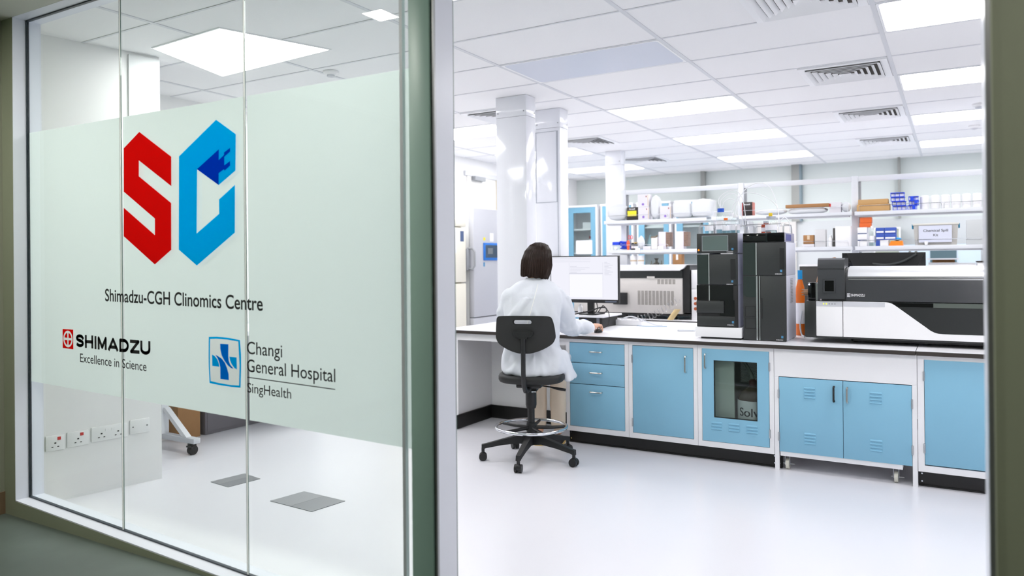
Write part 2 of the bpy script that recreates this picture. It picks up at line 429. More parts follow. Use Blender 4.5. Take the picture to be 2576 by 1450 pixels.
def detector(x, y, label):
    t = thing('smoke_detector', label, 'smoke detector', (x, y, CZ))
    M().lathe([(0.055, 0), (0.055, -0.012), (0.04, -0.026)], (x, y, CZ-0.001)).done('base', PLASTW, t)
    M().lathe([(0.028, 0), (0.028, -0.014), (0.0001, -0.02)], (x, y, CZ-0.025)).done('sensor', LGREY, t)
detector(0.19, 9.3, 'round white smoke detector between the two far right light panels')
detector(0.20, 8.02, 'round white sprinkler rose beside the right jamb on the ceiling')
detector(-3.90, 4.04, 'small ceiling rose seen through the glass right of the square panel')

# corridor downlights: the first mirrored in the glass, the others added for lighting
DL = emit('corridor_lamp', (255, 252, 244), CORRIDOR_LIGHT)
def downlight(x, y, label):
    t = thing('downlight', label, 'ceiling light', (x, y, 2.8))
    sq = lambda r: [(x-r, y-r), (x+r, y-r), (x+r, y+r), (x-r, y+r)]
    M().ring_plate(sq(0.09), sq(0.068), XY, 2.794, 2.7995).done('frame', FRM, t)
    M().prism(sq(0.067), XY, 2.795, 2.799).done('lamp', DL, t)
downlight(-2.70, 1.27, 'square corridor downlight whose reflection shows at top of the glass')
downlight(-5.98+2.2, 1.1, 'added second square corridor lamp that lights the passage')  # extra lamp, added only to light the corridor
downlight(0.5, 0.7, 'added square corridor lamp that brightens the right wall')  # extra lamp, added to lift the dim right-hand wall
# ================================================================== SIGNS ON THE GLASS
YS = 2.2175
RED = translucent('red_vinyl', (228, 14, 12), 0.75)
CYAN = translucent('blue_vinyl', (0, 172, 242), 0.75)
NAVY = translucent('dark_blue_vinyl', (0, 72, 196), 0.75)
MIDB = translucent('mid_blue_vinyl', (0, 118, 220), 0.75)
OFFW = translucent('off_white_vinyl', (252, 250, 250), 0.75)
def sign(name, label, x, z): return thing(name, label, 'sign', (x, YS, z))
def decal(name, poly, m, parent, y=YS, th=0.0015):
    b = M(); f = b.bm.faces.new([b.bm.verts.new((u, y, v)) for u, v in poly]); f.normal_update()
    bmesh.ops.triangulate(b.bm, faces=[f]); return b.done(name, m, parent, 0)
def flat_ring(b, o, i, y):
    O = [b.bm.verts.new((u, y, v)) for u, v in o]; I = [b.bm.verts.new((u, y, v)) for u, v in i]; n = len(O)
    for k in range(n): b.bm.faces.new((O[k], O[(k+1) % n], I[(k+1) % n], I[k]))
    return b
def flat_rect(b, x0, x1, z0, z1, y): b.bm.faces.new([b.bm.verts.new(v) for v in ((x0, y, z0), (x1, y, z0), (x1, y, z1), (x0, y, z1))])
t = sign('logo_sign', 'tall angular red and blue two-letter logo on the frosted glass', -3.11, 1.43)
decal('red_letter', [(-3.526, 2.013), (-3.399, 2.082), (-3.155, 1.942), (-3.156, 1.804), (-3.404, 1.944), (-3.405, 1.867), (-3.158, 1.725), (-3.160, 1.506), (-3.285, 1.438), (-3.531, 1.579), (-3.529, 1.720), (-3.283, 1.578), (-3.282, 1.657), (-3.528, 1.799)], RED, t)
decal('blue_letter', [(-3.098, 1.939), (-2.836, 2.082), (-2.706, 2.005), (-2.71, 1.846), (-2.821, 1.789), (-2.969, 1.87), (-2.976, 1.577), (-2.82, 1.661), (-2.82, 1.725), (-2.714, 1.784), (-2.717, 1.574), (-2.976, 1.431), (-3.105, 1.506)], CYAN, t)
decal('arrow_mark', [(-2.969, 1.87), (-2.818, 1.948), (-2.819, 1.9), (-2.783, 1.92), (-2.783, 1.931), (-2.743, 1.948), (-2.743, 1.932), (-2.782, 1.912), (-2.782, 1.874), (-2.744, 1.89), (-2.744, 1.87), (-2.781, 1.85), (-2.784, 1.857), (-2.82, 1.842), (-2.821, 1.789)], NAVY, t, YS-0.001, 0.001)
t = sign('name_lettering', 'single line of thin black lettering under the tall red and blue logo', -3.1, 1.24)
text('lettering', 'Shimadzu-CGH Clinomics Centre', (-3.692, 1.257), (-2.544, 1.236), 0.060, YS, INK, t, 0.014)
t = sign('company_sign', 'small red square emblem with bold black wordmark and tagline, lower left of glass', -3.7, 0.92)
sq = [(-4.079, 1.101), (-3.979, 1.101), (-3.979, 0.998), (-4.079, 1.000)]
ccx, ccz = -4.029, 1.050
el = lambda a, b, n=28: [(ccx+a*math.cos(2*PI*k/n), ccz+b*math.sin(2*PI*k/n)) for k in range(n)]
rb = M(); es_ = []
for loop in (sq, el(0.044, 0.044)):
    vs_ = [rb.bm.verts.new((u, YS, v)) for u, v in loop]; es_ += [rb.bm.edges.new((vs_[k], vs_[(k+1) % len(vs_)])) for k in range(len(vs_))]
bmesh.ops.triangle_fill(rb.bm, use_beauty=True, use_dissolve=False, normal=(0, -1, 0), edges=es_)
for sx in (-1, 1):
    for sz in (-1, 1):
        a0 = math.asin(0.006/0.033); pts_ = [(0.006, 0.006)]+[(0.033*math.cos(a0+(PI/2-2*a0)*k/8), 0.033*math.sin(a0+(PI/2-2*a0)*k/8)) for k in range(9)]
        rb.bm.faces.new([rb.bm.verts.new((ccx+sx*u, YS, ccz+sz*v)) for u, v in pts_])
rb.done('red_emblem', RED, t, 0)
em = flat_ring(M(), el(0.044, 0.044), el(0.033, 0.033), YS)
flat_rect(em, ccx-0.006, ccx+0.006, ccz-0.0325, ccz+0.0325, YS); flat_rect(em, ccx-0.0325, ccx-0.006, ccz-0.006, ccz+0.006, YS); flat_rect(em, ccx+0.006, ccx+0.0325, ccz-0.006, ccz+0.006, YS)
em.done('ring_cross', OFFW, t, 0)
def strokes(mb, paths, x0, x1, z0, z1, y, w_):
    """flat letter made of pen strokes; path points in the unit square"""
    for p in paths:
        q = [Vector((x0+w_/2+u*(x1-x0-w_), y, z0+w_/2+v*(z1-z0-w_))) for u, v in p]
        for i, (a, b) in enumerate(zip(q, q[1:])):
            d = (b-a).normalized(); n = Vector((-d.z, 0, d.x))*w_/2; e = d*w_/2
            a2, b2 = (a-e if i == 0 else a), (b+e if i == len(q)-2 else b)
            mb.bm.faces.new([mb.bm.verts.new(v) for v in (a2-n, b2-n, b2+n, a2+n)])
            if i: mb.bm.faces.new([mb.bm.verts.new(a+Vector((math.cos(2*PI*k/14)*w_/2, 0, math.sin(2*PI*k/14)*w_/2))) for k in range(14)])
arc = lambda cx_, cz_, rx, rz, a0, a1, n=10: [(cx_+rx*math.cos(math.radians(a0+(a1-a0)*k/n)), cz_+rz*math.sin(math.radians(a0+(a1-a0)*k/n))) for k in range(n+1)]
GL = {'S': [[(0.98, 0.80)]+arc(0.5, 0.77, 0.5, 0.23, 40, 270)+arc(0.5, 0.25, 0.5, 0.25, 90, -145)], 'H': [[(0, 0), (0, 1)], [(1, 0), (1, 1)], [(0, 0.5), (1, 0.5)]], 'I': [[(0.5, 0), (0.5, 1)]],
      'M': [[(0, 0), (0, 1), (0.5, 0.08), (1, 1), (1, 0)]], 'A': [[(0, 0), (0.5, 1), (1, 0)], [(0.2, 0.22), (0.8, 0.22)]], 'D': [[(0, 0), (0, 1), (0.45, 1)]+arc(0.45, 0.5, 0.55, 0.5, 90, -90)+[(0, 0)]],
      'Z': [[(0, 1), (1, 1), (0, 0), (1, 0)]], 'U': [[(0, 1), (0, 0.35)]+arc(0.5, 0.35, 0.5, 0.35, 180, 360)+[(1, 1)]]}
wx = [('S', 505, 715), ('H', 745, 965), ('I', 1000, 1045), ('M', 1080, 1310), ('A', 1345, 1595), ('D', 1625, 1858), ('Z', 1885, 2110), ('U', 2130, 2365)]
for c_, a_, b_ in wx:
    f_ = lambda v: -3.954+(v-505)/1860*0.630
    zz = 1.012-0.0105*(a_-505)/1860
    wm = M(); strokes(wm, GL[c_], f_(a_), f_(b_), zz, zz+0.067, YS, 0.0168); wm.done('wordmark_letter', INK, t, 0)
text('tagline', 'Excellence in Science', (-3.918, 0.936), (-3.356, 0.924), 0.044, YS, INK, t, 0.004)
t = sign('hospital_sign', 'blue-framed cross emblem beside four words of black lettering, lower right of glass', -2.5, 0.87)
fo = [(-2.897, 1.109), (-2.843, 1.112), (-2.769, 1.111), (-2.69, 1.104), (-2.683, 1.041), (-2.683, 0.992), (-2.688, 0.896), (-2.753, 0.895), (-2.827, 0.897), (-2.894, 0.901), (-2.899, 0.979), (-2.899, 1.041)]
fi = [(-2.888, 1.1), (-2.843, 1.103), (-2.769, 1.102), (-2.701, 1.097), (-2.697, 1.04), (-2.694, 0.991), (-2.698, 0.905), (-2.753, 0.903), (-2.827, 0.906), (-2.886, 0.911), (-2.891, 0.979), (-2.89, 1.042)]
flat_ring(M(), fo, fi, YS).done('emblem_border', CYAN, t, 0)
decal('emblem_ground', fi, OFFW, t, YS+0.0005, 0.0008)
decal('cross_limb', [(-2.82, 1.082), (-2.765, 1.082), (-2.766, 1.029), (-2.763, 1.009), (-2.754, 0.993), (-2.732, 0.976), (-2.748, 0.978), (-2.77, 0.989), (-2.792, 1.008), (-2.81, 1.031), (-2.819, 1.058)], MIDB, t, YS-0.0005, 0.0008)
decal('cross_limb', [(-2.853, 1.031), (-2.835, 1.026), (-2.81, 1.016), (-2.788, 0.998), (-2.774, 0.974), (-2.765, 0.95), (-2.764, 0.924), (-2.82, 0.925), (-2.82, 0.976), (-2.826, 0.996), (-2.837, 1.016)], MIDB, t, YS-0.0005, 0.0008)
decal('cross_arm', [(-2.759, 1.028), (-2.712, 1.027), (-2.71, 0.974), (-2.727, 0.98), (-2.745, 0.996), (-2.755, 1.012)], CYAN, t, YS-0.0005, 0.0008)
decal('cross_arm', [(-2.875, 1.031), (-2.857, 1.025), (-2.84, 1.012), (-2.829, 0.993), (-2.827, 0.979), (-2.874, 0.98)], CYAN, t, YS-0.0005, 0.0008)
text('lettering', 'Changi', (-2.645, 1.047), (-2.429, 1.043), 0.053, YS, INK, t, 0.004)
text('lettering', 'General Hospital', (-2.646, 0.970), (-2.130, 0.961), 0.053, YS, INK, t, 0.004)
decal('rule', [(-2.644, 0.947), (-2.131, 0.934), (-2.131, 0.930), (-2.644, 0.943)], INK, t)
text('lettering', 'SingHealth', (-2.645, 0.880), (-2.378, 0.874), 0.041, YS, INK, t, 0.004)

# ================================================================== ROOM BEHIND THE GLASS
WA, WBp = Vector((-4.745, 2.42, 0)), Vector((-4.606, 3.150, 0))
wd = (WBp-WA).normalized(); wn = Vector((wd.y, -wd.x, 0))       # wn faces the room
def onwall(u, d, z):                       # u along the short partition, d out from it
    p = WA+wd*u+wn*d
    return Vector((p.x, p.y, z))
def wbox(mb, u0, u1, d0, d1, z0, z1, bev=0):
    t_ = M().box(u0, u1, d0, d1, z0, z1, bev); me = bpy.data.meshes.new('x'); t_.bm.to_mesh(me); t_.bm.free()
    for v in me.vertices: v.co = onwall(v.co.x, v.co.y, v.co.z)
    mb.bm.from_mesh(me); bpy.data.meshes.remove(me); return mb
L_ = (WBp-WA).length
mb = M(); wbox(mb, -0.13, L_, -0.12, 0, 0, CZ); struct(mb.done('wall_left.002', WALLW))
mb = M(); wbox(mb, L_-0.20, L_, 0.0005, 0.012, 0.9, CZ-0.02); struct(mb.done('trim_17', mat('pale_grey_panel', (222, 224, 226), 0.5)))
SOCK = mat('white_socket_plate', (234, 235, 236), 0.35, noise=0.01)
REDSW = mat('red_switch', (205, 40, 40), 0.4)
def socket(u0, u1, z, label, red=False, twin=False, blank=False):
    c = onwall((u0+u1)/2, 0.006, z)
    t = thing('wall_socket', label, 'socket', tuple(c), 'sockets on the short partition wall')
    mb = M(); wbox(mb, u0, u1, 0.0006, 0.012, z-0.046, z+0.046, 0.003); mb.done('plate', SOCK, t)
    h = M(); cs = [(u0+u1)/2] if not twin else [u0+(u1-u0)*0.27, u0+(u1-u0)*0.73]
    if blank:
        for uu in (u0+0.018, u1-0.018): wbox(h, uu-0.004, uu+0.004, 0.012, 0.0135, z-0.003, z+0.003)
    else:
        for uu in cs:
            wbox(h, uu-0.005, uu+0.005, 0.012, 0.0135, z-0.004, z+0.004)
            for s in (-1, 1): wbox(h, uu+s*0.016-0.005, uu+s*0.016+0.005, 0.012, 0.0135, z-0.025, z-0.020)
    h.done('pin_holes', INK, t)
    if red:
        mb = M(); wbox(mb, (u0+u1)/2+0.012, (u0+u1)/2+0.030, 0.012, 0.0155, z+0.017, z+0.035); mb.done('switch', REDSW, t)
    elif twin:
        for s in (-1, 1):
            mb = M(); wbox(mb, (u0+u1)/2+s*0.018-0.010, (u0+u1)/2+s*0.018+0.010, 0.012, 0.0155, z+0.012, z+0.028); mb.done('switch', SOCK, t)
U0 = (Vector((-4.733, 2.572, 0))-WA).length
socket(U0-0.105, U0-0.002, 0.360, 'single wall socket with red switch nearest the window frame', red=True)
socket(U0+0.012, U0+0.135, 0.364, 'single wall socket with red switch, second from the window frame', red=True)
socket(U0+0.150, U0+0.368, 0.371, 'wide twin wall socket with white switches crossed by the glass joint', twin=True)
socket(U0+0.383, U0+0.508, 0.379, 'blank outlet plate with two screws, nearest the wall end', blank=True)
# floor boxes
FB = mat('grey_floor_plate', (158, 160, 163), 0.4, 0.3, noise=0.05, nscale=80)
FB2 = mat('grey_floor_plate_dark', (146, 148, 151), 0.4, 0.3, noise=0.05, nscale=80)
def floor_box(q, label, split=0.55):
    c = sum((Vector((a, b, 0)) for a, b in q), Vector())/4
    t = thing('floor_outlet_box', label, 'floor box', (c.x, c.y, 0))
    A, B, C_, D_ = [Vector((a, b, 0)) for a, b in q]
    m1, m2 = A.lerp(D_, split), B.lerp(C_, split)
    pl = lambda pts, z: [(p.x, p.y) for p in pts]
    M().prism(pl([A, B, m2, m1], 0), XY, 0.0004, 0.004).done('lid', FB, t, 0)
    M().prism(pl([m1, m2, C_, D_], 0), XY, 0.0004, 0.0035).done('lid', FB2, t, 0)
floor_box([(-4.241, 3.252), (-4.205, 3.495), (-4.009, 3.462), (-4.043, 3.231)], 'small grey floor outlet lid beyond the glass joint, farther one', 0.5)
floor_box([(-3.580, 3.165), (-3.541, 3.402), (-3.181, 3.386), (-3.214, 3.145)], 'larger grey floor outlet lid in two halves, nearer the doorway post', 0.5)
# trolley bench whose foot shows under the frosted band
t = thing('trolley_bench', 'white steel trolley bench foot with diagonal brace and black castor', 'trolley', (-5.2, 3.9, 0))
WS = mat('white_steel_tube', (232, 234, 238), 0.35)
yy = 3.664
f_ = M(); f_.box(-5.50, -4.93, yy-0.03, yy+0.03, 0.088, 0.128, 0.004); f_.done('foot_rail', LGREY, t)
f_ = M(); f_.prism([(-5.335, 0.33), (-5.285, 0.33), (-5.025, 0.129), (-5.085, 0.129)], XZ, yy-0.022, yy+0.022); f_.done('brace', WS, t)
f_ = M(); f_.box(-5.37, -5.31, yy-0.03, yy+0.03, 0.128, 0.86); f_.done('leg', WS, t)
f_ = M(); f_.box(-5.54, -4.90, 3.60, 5.0, 0.86, 0.90, 0.004); f_.done('top', WHITE, t)
f_ = M(); f_.box(-5.50, -4.93, 4.90, 4.96, 0.0, 0.86); f_.done('end_frame', WS, t)
for x_ in (-4.985, -5.46):
    c_ = M(); c_.cyl((x_-0.018, yy, 0.036), (x_+0.018, yy, 0.036), 0.036); c_.box(x_-0.024, x_+0.024, yy-0.028, yy+0.02, 0.045, 0.088, 0.004); c_.box(x_-0.02, x_+0.045, yy-0.04, yy-0.02, 0.060, 0.072)
    c_.done('castor', BLACK, t)
def carton(name, x0, x1, y0, y1, z0, z1, m, label, cat='box', group=None, tape=True, tm=None, rot=0):
    cx_, cy_ = (x0+x1)/2, (y0+y1)/2
    t = thing(name, label, cat, (cx_, cy_, z0), group)
    a = M().box(x0, x1, y0, y1, z0+0.0005, z1, min(0.003, (z1-z0)*0.1)); a.done('carton', m, t)
    if tape:
        b = M(); w_ = min(0.02, (x1-x0)*0.12); b.box(cx_-w_, cx_+w_, y0-0.0006, y0, (z0+z1)/2, z1-0.004); b.done('tape', tm or PAPER, t, 0)
    return t
carton('cardboard_box', -5.585, -5.46, 3.88, 4.09, 0.0, 0.36, BROWNC, 'brown cardboard box on the floor behind the trolley bench', tm=mat('brown_tape', (150, 116, 80), 0.4))

t = thing('shade_block', 'dark grey block standing in for shade beside the brown cardboard box', 'cabinet', (-5.5, 4.6, 0))  # dark block put where there is only soft shade
M().box(-5.585, -5.45, 4.13, 4.88, 0.0005, 0.52, 0.004).done('carcass', mat('violet_grey_shade', (112, 107, 114), 0.5), t); M().box(-5.4495, -5.445, 4.15, 4.86, 0.03, 0.50).done('door', MATS['violet_grey_shade'], t)  # carcass and door are only the two parts of the shade block
# ================================================================== FRONT BENCH
BZ = 0.86; TOPB = 0.83
def worktop(x0, x1, y0, y1, z1, label, seam=None):
    t = thing('worktop', label, 'worktop', ((x0+x1)/2, (y0+y1)/2, z1-0.03))
    M().box(x0, x1, y0, y1, z1-0.004, z1).done('white_surface', WHITE, t)
    M().box(x0, x1, y0, y1, z1-0.03, z1-0.0042).done('dark_core', EDGE, t)
    return t
worktop(-3.83, -0.216, 5.310, 6.85, BZ, 'long white worktop with dark edge carrying the chromatography stacks')
worktop(-0.212, 1.40, 5.310, 6.85, BZ, 'short white worktop with dark edge beside the right jamb')
YC = 5.340                                    # front of the cabinets
HND = mat('satin_nickel', (196, 192, 186), 0.25, 1.0, noise=0.03)
def bar_handle(parent, p0, p1, m=None, r=0.0055):
    p0, p1 = Vector(p0), Vector(p1); o = Vector((0, -0.028, 0)); h = M()
    d = (p1-p0).normalized()*0.006
    h.tube([p0, p0+o*0.8, p0+o+d, p1+o-d, p1+o*0.8, p1], r, 8)
    return h.done('handle', m or HND, parent)
def hinge(parent, x, z):
    h = M(); h.cyl((x, YC-0.006, z-0.03), (x, YC-0.006, z+0.03), 0.0045, seg=10); h.box(x-0.006, x+0.006, YC-0.004, YC+0.002, z-0.028, z+0.028); h.done('hinge', STEEL, parent)
def louvres(parent, x, z, n, w=0.085, p=0.022):
    l = M()
    for k in range(n):
        zz = z-k*p
        l.prism([(YC-0.0015, zz+0.007), (YC-0.0085, zz+0.002), (YC-0.0085, zz-0.003), (YC-0.0015, zz-0.006)], YZ, x-w/2, x+w/2)
    return l.done('louvre_vent', BLUE, parent)
def carcass(t, x0, x1, z0=0.102, z1=0.83, wt=0.026, wb=0.04, ws=0.03, back=5.95):
    c = M(); c.frame(x0, x1, z0, z1-0.0015, YC, YC+0.02, ws, ws, wt, wb)
    c.box(x0, x0+0.016, YC+0.02, back, z0, z1-0.0015); c.box(x1-0.016, x1, YC+0.02, back, z0, z1-0.0015)
    c.box(x0+0.016, x1-0.016, YC+0.02, back, z0, z0+0.018); c.box(x0+0.016, x1-0.016, back-0.016, back, z0+0.018, z1-0.0015)
    c.box(x0+0.016, x1-0.016, YC+0.02, back-0.016, z1-0.02, z1-0.0015)
    return c.done('carcass', CABW, t)
def front(name, t, x0, x1, z0, z1):
    return M().box(x0+0.0025, x1-0.0025, YC-0.0015, YC+0.018, z0+0.0025, z1-0.0025, 0.0012).done(name, BLUE, t)
# drawer unit
x0, x1 = -2.660, -2.134
t = thing('drawer_cabinet', 'blue three-drawer base cabinet right beside the person', 'cabinet', ((x0+x1)/2, 5.6, 0.102))
carcass(t, x0+0.001, x1-0.001, ws=0.03)
for z0, z1 in ((0.643, 0.801), (0.477, 0.643), (0.142, 0.477)):
    d = front('drawer', t, x0+0.031, x1-0.031, z0, z1); zc = (z1-0.055) if z1-z0 > 0.2 else (z0+z1)/2+0.012
    bar_handle(d, (-2.448, YC, zc), (-2.352, YC, zc))
# plain door unit
x0, x1 = -2.134, -1.604
t = thing('door_cabinet', 'base cabinet with one plain blue door between drawers and glass-door cabinet', 'cabinet', ((x0+x1)/2, 5.6, 0.102))
carcass(t, x0+0.001, x1-0.001)
d = front('door', t, x0+0.031, x1-0.031, 0.142, 0.801); bar_handle(d, (-1.690, YC, 0.74), (-1.690, YC, 0.625))
for z in (0.70, 0.22): hinge(t, x0+0.030, z)
# door with a window
x0, x1 = -1.604, -1.074
t = thing('window_door_cabinet', 'blue louvred base cabinet with a dark window showing a solvent bottle', 'cabinet', ((x0+x1)/2, 5.6, 0.102))
carcass(t, x0+0.001, x1-0.001)
d = M(); d.frame(x0+0.0335, x1-0.0335, 0.1445, 0.8035, YC-0.0015, YC+0.018, 0.0835, 0.079, 0.080, 0.172); d = d.done('door', BLUE, t)
wx0, wx1, wz0, wz1 = x0+0.117, x1-0.1125, 0.3165, 0.7235
M().frame(wx0, wx1, wz0, wz1, YC-0.0022, YC+0.016, 0.004).done('window_gasket', BLACK, d)
M().box(wx0+0.004, wx1-0.004, YC+0.006, YC+0.010, wz0+0.004, wz1-0.004).done('window_pane', glass('tinted_pane', (222, 228, 226), 0.8), d)
bar_handle(d, (-1.545, YC, 0.765), (-1.545, YC, 0.665))
for lx in (-1.470, -1.347, -1.224): louvres(d, lx, 0.278, 3, 0.075)
for z in (0.70, 0.24): hinge(t, x1-0.030, z)
PERF = bpy.data.materials.new('perforated_sheet'); PERF.use_nodes = True; nt = PERF.node_tree; b = nt.nodes['Principled BSDF']
tc = nt.nodes.new('ShaderNodeTexCoord'); sp = nt.nodes.new('ShaderNodeSeparateXYZ'); nt.links.new(tc.outputs['Object'], sp.inputs[0])
def _m(op, a, b_=None, c=None):
    n = nt.nodes.new('ShaderNodeMath'); n.operation = op
    for i, v in enumerate((a, b_, c)):
        if v is None: continue
        if isinstance(v, (int, float)): n.inputs[i].default_value = v
        else: nt.links.new(v, n.inputs[i])
    return n.outputs[0]
pz = _m('DIVIDE', sp.outputs['Z'], 0.0085); rowz = _m('FLOOR', pz); sh = _m('MULTIPLY', _m('MODULO', rowz, 2.0), 0.5)
px_ = _m('ADD', _m('DIVIDE', sp.outputs['X'], 0.0095), sh)
fx = _m('SUBTRACT', _m('FRACT', px_), 0.5); fz = _m('SUBTRACT', _m('FRACT', pz), 0.5)
r2 = _m('ADD', _m('MULTIPLY', fx, fx), _m('MULTIPLY', fz, fz)); hole = _m('LESS_THAN', r2, 0.085)
mx = nt.nodes.new('ShaderNodeMix'); mx.data_type = 'RGBA'; mx.inputs[6].default_value = rgb(250, 250, 250); mx.inputs[7].default_value = rgb(30, 32, 34)
nt.links.new(hole, mx.inputs[0]); nt.links.new(mx.outputs[2], b.inputs['Base Color']); b.inputs['Roughness'].default_value = 0.5
M().box(-1.36, x1-0.02, 5.60, 5.604, 0.54, 0.80).done('perforated_panel', PERF, t)
M().box(x0+0.02, -1.36, 5.40, 5.42, 0.125, 0.80).done('reflection_panel', mat('grey_green_reflection', (214, 220, 214), 0.5), t)  # plate coloured as the grey-green reflection in the window
sb = thing('solvent_bottle', 'big dark solvent bottle behind the cabinet window with white label', 'bottle', (-1.245, 5.470, 0.1205))
M().lathe([(0.098, 0.001), (0.105, 0.01), (0.105, 0.335), (0.085, 0.375), (0.045, 0.400), (0.026, 0.412), (0.024, 0.43), (0.0, 0.432)], (-1.245, 5.470, 0.1205), 32).done('bottle_body', mat('dark_amber', (70, 56, 46), 0.12), sb)
M().lathe([(0.028, 0), (0.028, 0.03), (0.012, 0.045), (0.0, 0.045)], (-1.245, 5.470, 0.545), 20).done('cap', mat('dark_red_cap', (70, 26, 26), 0.4), sb)
M().lathe([(0.1062, 0), (0.1062, 0.244)], (-1.245, 5.470, 0.20), 96).done('paper_label', PAPER, sb)
me = text_verts('Solvent', 0.012)
for v in me.vertices:
    a = -0.78+v.co.x*0.088/0.1066; v.co = Vector((-1.245+0.1072*math.sin(a), 5.470-0.1072*math.cos(a), 0.338+v.co.y*0.082))
finish('label_lettering', me, INK, sb, 0)
hz = M(); hz.tube([(-1.245, 5.470, 0.585), (-1.255, 5.475, 0.62), (-1.29, 5.50, 0.67), (-1.35, 5.53, 0.74), (-1.37, 5.55, 0.80)], 0.012, 10); hz.done('hose', mat('grey_hose', (120, 126, 122), 0.5), sb)
# mobile pump cabinet under a white fascia
M_ = thing('mobile_cabinet', 'low blue two-door louvred cabinet on white castors under the spectrometer', 'cabinet', (-0.64, 5.6, 0))
x0, x1, xm = -1.043, -0.240, -0.640
c = M(); c.box(x0+0.004, x1-0.004, YC+0.02, 6.05, 0.128, 0.63); c.box(x0+0.006, x1-0.055, YC+0.004, 6.05, 0.098, 0.128); c.done('carcass', CABW, M_)
for a, b_, hx, hm, lx in ((x0, xm, -0.693, BLACK, -0.845), (xm, x1, -0.612, HND, -0.445)):
    d = M().box(a+0.002, b_-0.001, YC-0.0015, YC+0.018, 0.129, 0.635, 0.0012).done('door', BLUE, M_)
    bar_handle(d, (hx, YC, 0.595), (hx, YC, 0.50), hm, 0.0065)
    louvres(d, lx, 0.572, 4, 0.07, 0.021); louvres(d, lx, 0.265, 4, 0.07, 0.021)
    for z in (0.52, 0.23): hinge(M_, (a-0.001 if a == x0 else b_+0.001), z)
NYL = mat('ivory_nylon', (214, 212, 200), 0.4)
for x in (-0.998, -0.335):
    for y in (5.40, 5.98):
        c = M(); c.cyl((x-0.011, y, 0.036), (x+0.011, y, 0.036), 0.0355, seg=24); c = c.done('castor', NYL, M_)
        f = M(); f.box(x-0.017, x-0.014, y-0.02, y+0.02, 0.03, 0.094); f.box(x+0.014, x+0.017, y-0.02, y+0.02, 0.03, 0.094); f.box(x-0.017, x+0.017, y-0.02, y+0.02, 0.0935, 0.0975)
        f.cyl((x-0.03, y, 0.036), (x+0.045, y, 0.036), 0.004, seg=8); f.done('fork', STEEL, c)
t = thing('bench_fascia', 'white fascia panel and stiles above the mobile louvred cabinet', 'panel', (-0.64, 5.36, 0.64))
M().box(-1.072, -0.211, YC, YC+0.02, 0.640, 0.8285).done('panel', CABW, t)
for a_, b_, lab in ((-1.072, x0-0.001, 'narrow white stile left of the mobile louvred cabinet'), (x1+0.001, -0.211, 'narrow white stile right of the mobile louvred cabinet')):
    o = M().box(a_, b_, YC, YC+0.02, 0.0005, 0.6395).done('bench_stile', CABW); tag(o, lab, 'stile')
# right-hand unit
x0, x1 = -0.209, 0.42
t = thing('door_cabinet', 'base cabinet with wide plain blue door cut by the right jamb', 'cabinet', ((x0+x1)/2, 5.6, 0.102))
carcass(t, x0+0.001, x1-0.001, ws=0.036)
d = front('door', t, x0+0.037, x1-0.037, 0.146, 0.805); bar_handle(d, (0.33, YC, 0.74), (0.33, YC, 0.625))
for z in (0.70, 0.25): hinge(t, x0+0.036, z)
# plinths
def plinth(name, x0, x1, y0, y1, label, screws=()):
    t = thing(name, label, 'plinth', ((x0+x1)/2, y0, 0))
    a = M(); a.box(x0, x1, y0, y1, 0.0005, 0.101); a.box(x0, x1, y0-0.008, y0, 0.0005, 0.010); a.done('kick_board', PLINTH, t)
    if screws:
        s_ = M()
        for x in screws:
            for z in (0.030, 0.078): s_.cyl((x, y0-0.003, z), (x, y0, z), 0.005, seg=10)
        s_.done('screw', CHROME, t)
plinth('plinth', -2.660, -1.035, 5.395, 5.42, 'long black kick plinth under the drawers and door cabinets', (-2.645, -1.085, -1.05))
plinth('plinth', -0.209, 0.42, 5.395, 5.42, 'black kick plinth under the cabinet at the right jamb', (-0.190,))
# knee space at the left end
t = thing('knee_space_panels', 'white apron and panels with black skirting round the knee space left of the chair', 'panel', (-3.2, 5.9, 0))
M().box(-3.80, -2.664, 5.350, 5.372, 0.770, 0.829).done('apron', CABW, t)
M().box(-3.745, -3.722, 5.372, 5.92, 0.10, 0.829).done('side_panel', CABW, t)
M().box(-3.722, -2.664, 5.92, 5.945, 0.10, 0.829).done('back_panel', CABW, t)
M().box(-3.80, -3.745, 5.372, 5.40, 0.0, 0.829).done('leg', CABW, t)
M().box(-2.663, -2.6615, 5.36, 5.94, 0.10, 0.829).done('end_panel', CABW, t)
a = M(); a.box(-3.722, -3.705, 5.30, 5.902, 0.0005, 0.118); a.box(-3.705, -2.664, 5.885, 5.902, 0.0005, 0.118); a.done('kick_board', PLINTH, t)

# ================================================================== WHITE COLUMNS
COLM = mat('gloss_white_cladding', (233, 235, 241), 0.12, noise=0.008, coat=0.3)
def column(x0, x1, y0, y1, z0, label, grooves=True):
    t = thing('service_column', label, 'column', ((x0+x1)/2, (y0+y1)/2, z0))
    M().box(x0, x1, y0, y1, z0, 2.66, 0.002).done('cladding', COLM, t)
    M().box(x0-0.002, x1+0.002, y0-0.002, y1+0.002, 2.662, CZ-0.002, 0.002).done('collar', COLM, t)
    s_ = M()
    for x in (x0+0.02, x1-0.02): s_.cyl((x, y0-0.004, 2.70), (x, y0-0.002, 2.70), 0.006, seg=10)
    s_.cyl((x1+0.002, y1-0.02, 2.70), (x1+0.004, y1-0.02, 2.70), 0.006, seg=10); s_.done('screw', GREY, t)
    return t
column(-3.358, -3.066, 5.447, 5.607, BZ, 'nearest glossy white service column rising from the desk behind the person')
c2 = column(-3.328, -3.073, 6.085, 6.245, BZ, 'second white service column with an inset panel, behind the nearest one')
pm_ = mat('panel_line', (176, 182, 190), 0.4)
a = M(); a.frame(-3.325, -3.105, 1.98, 2.63, 6.081, 6.0848, 0.004); a.done('inset_panel', pm_, c2)
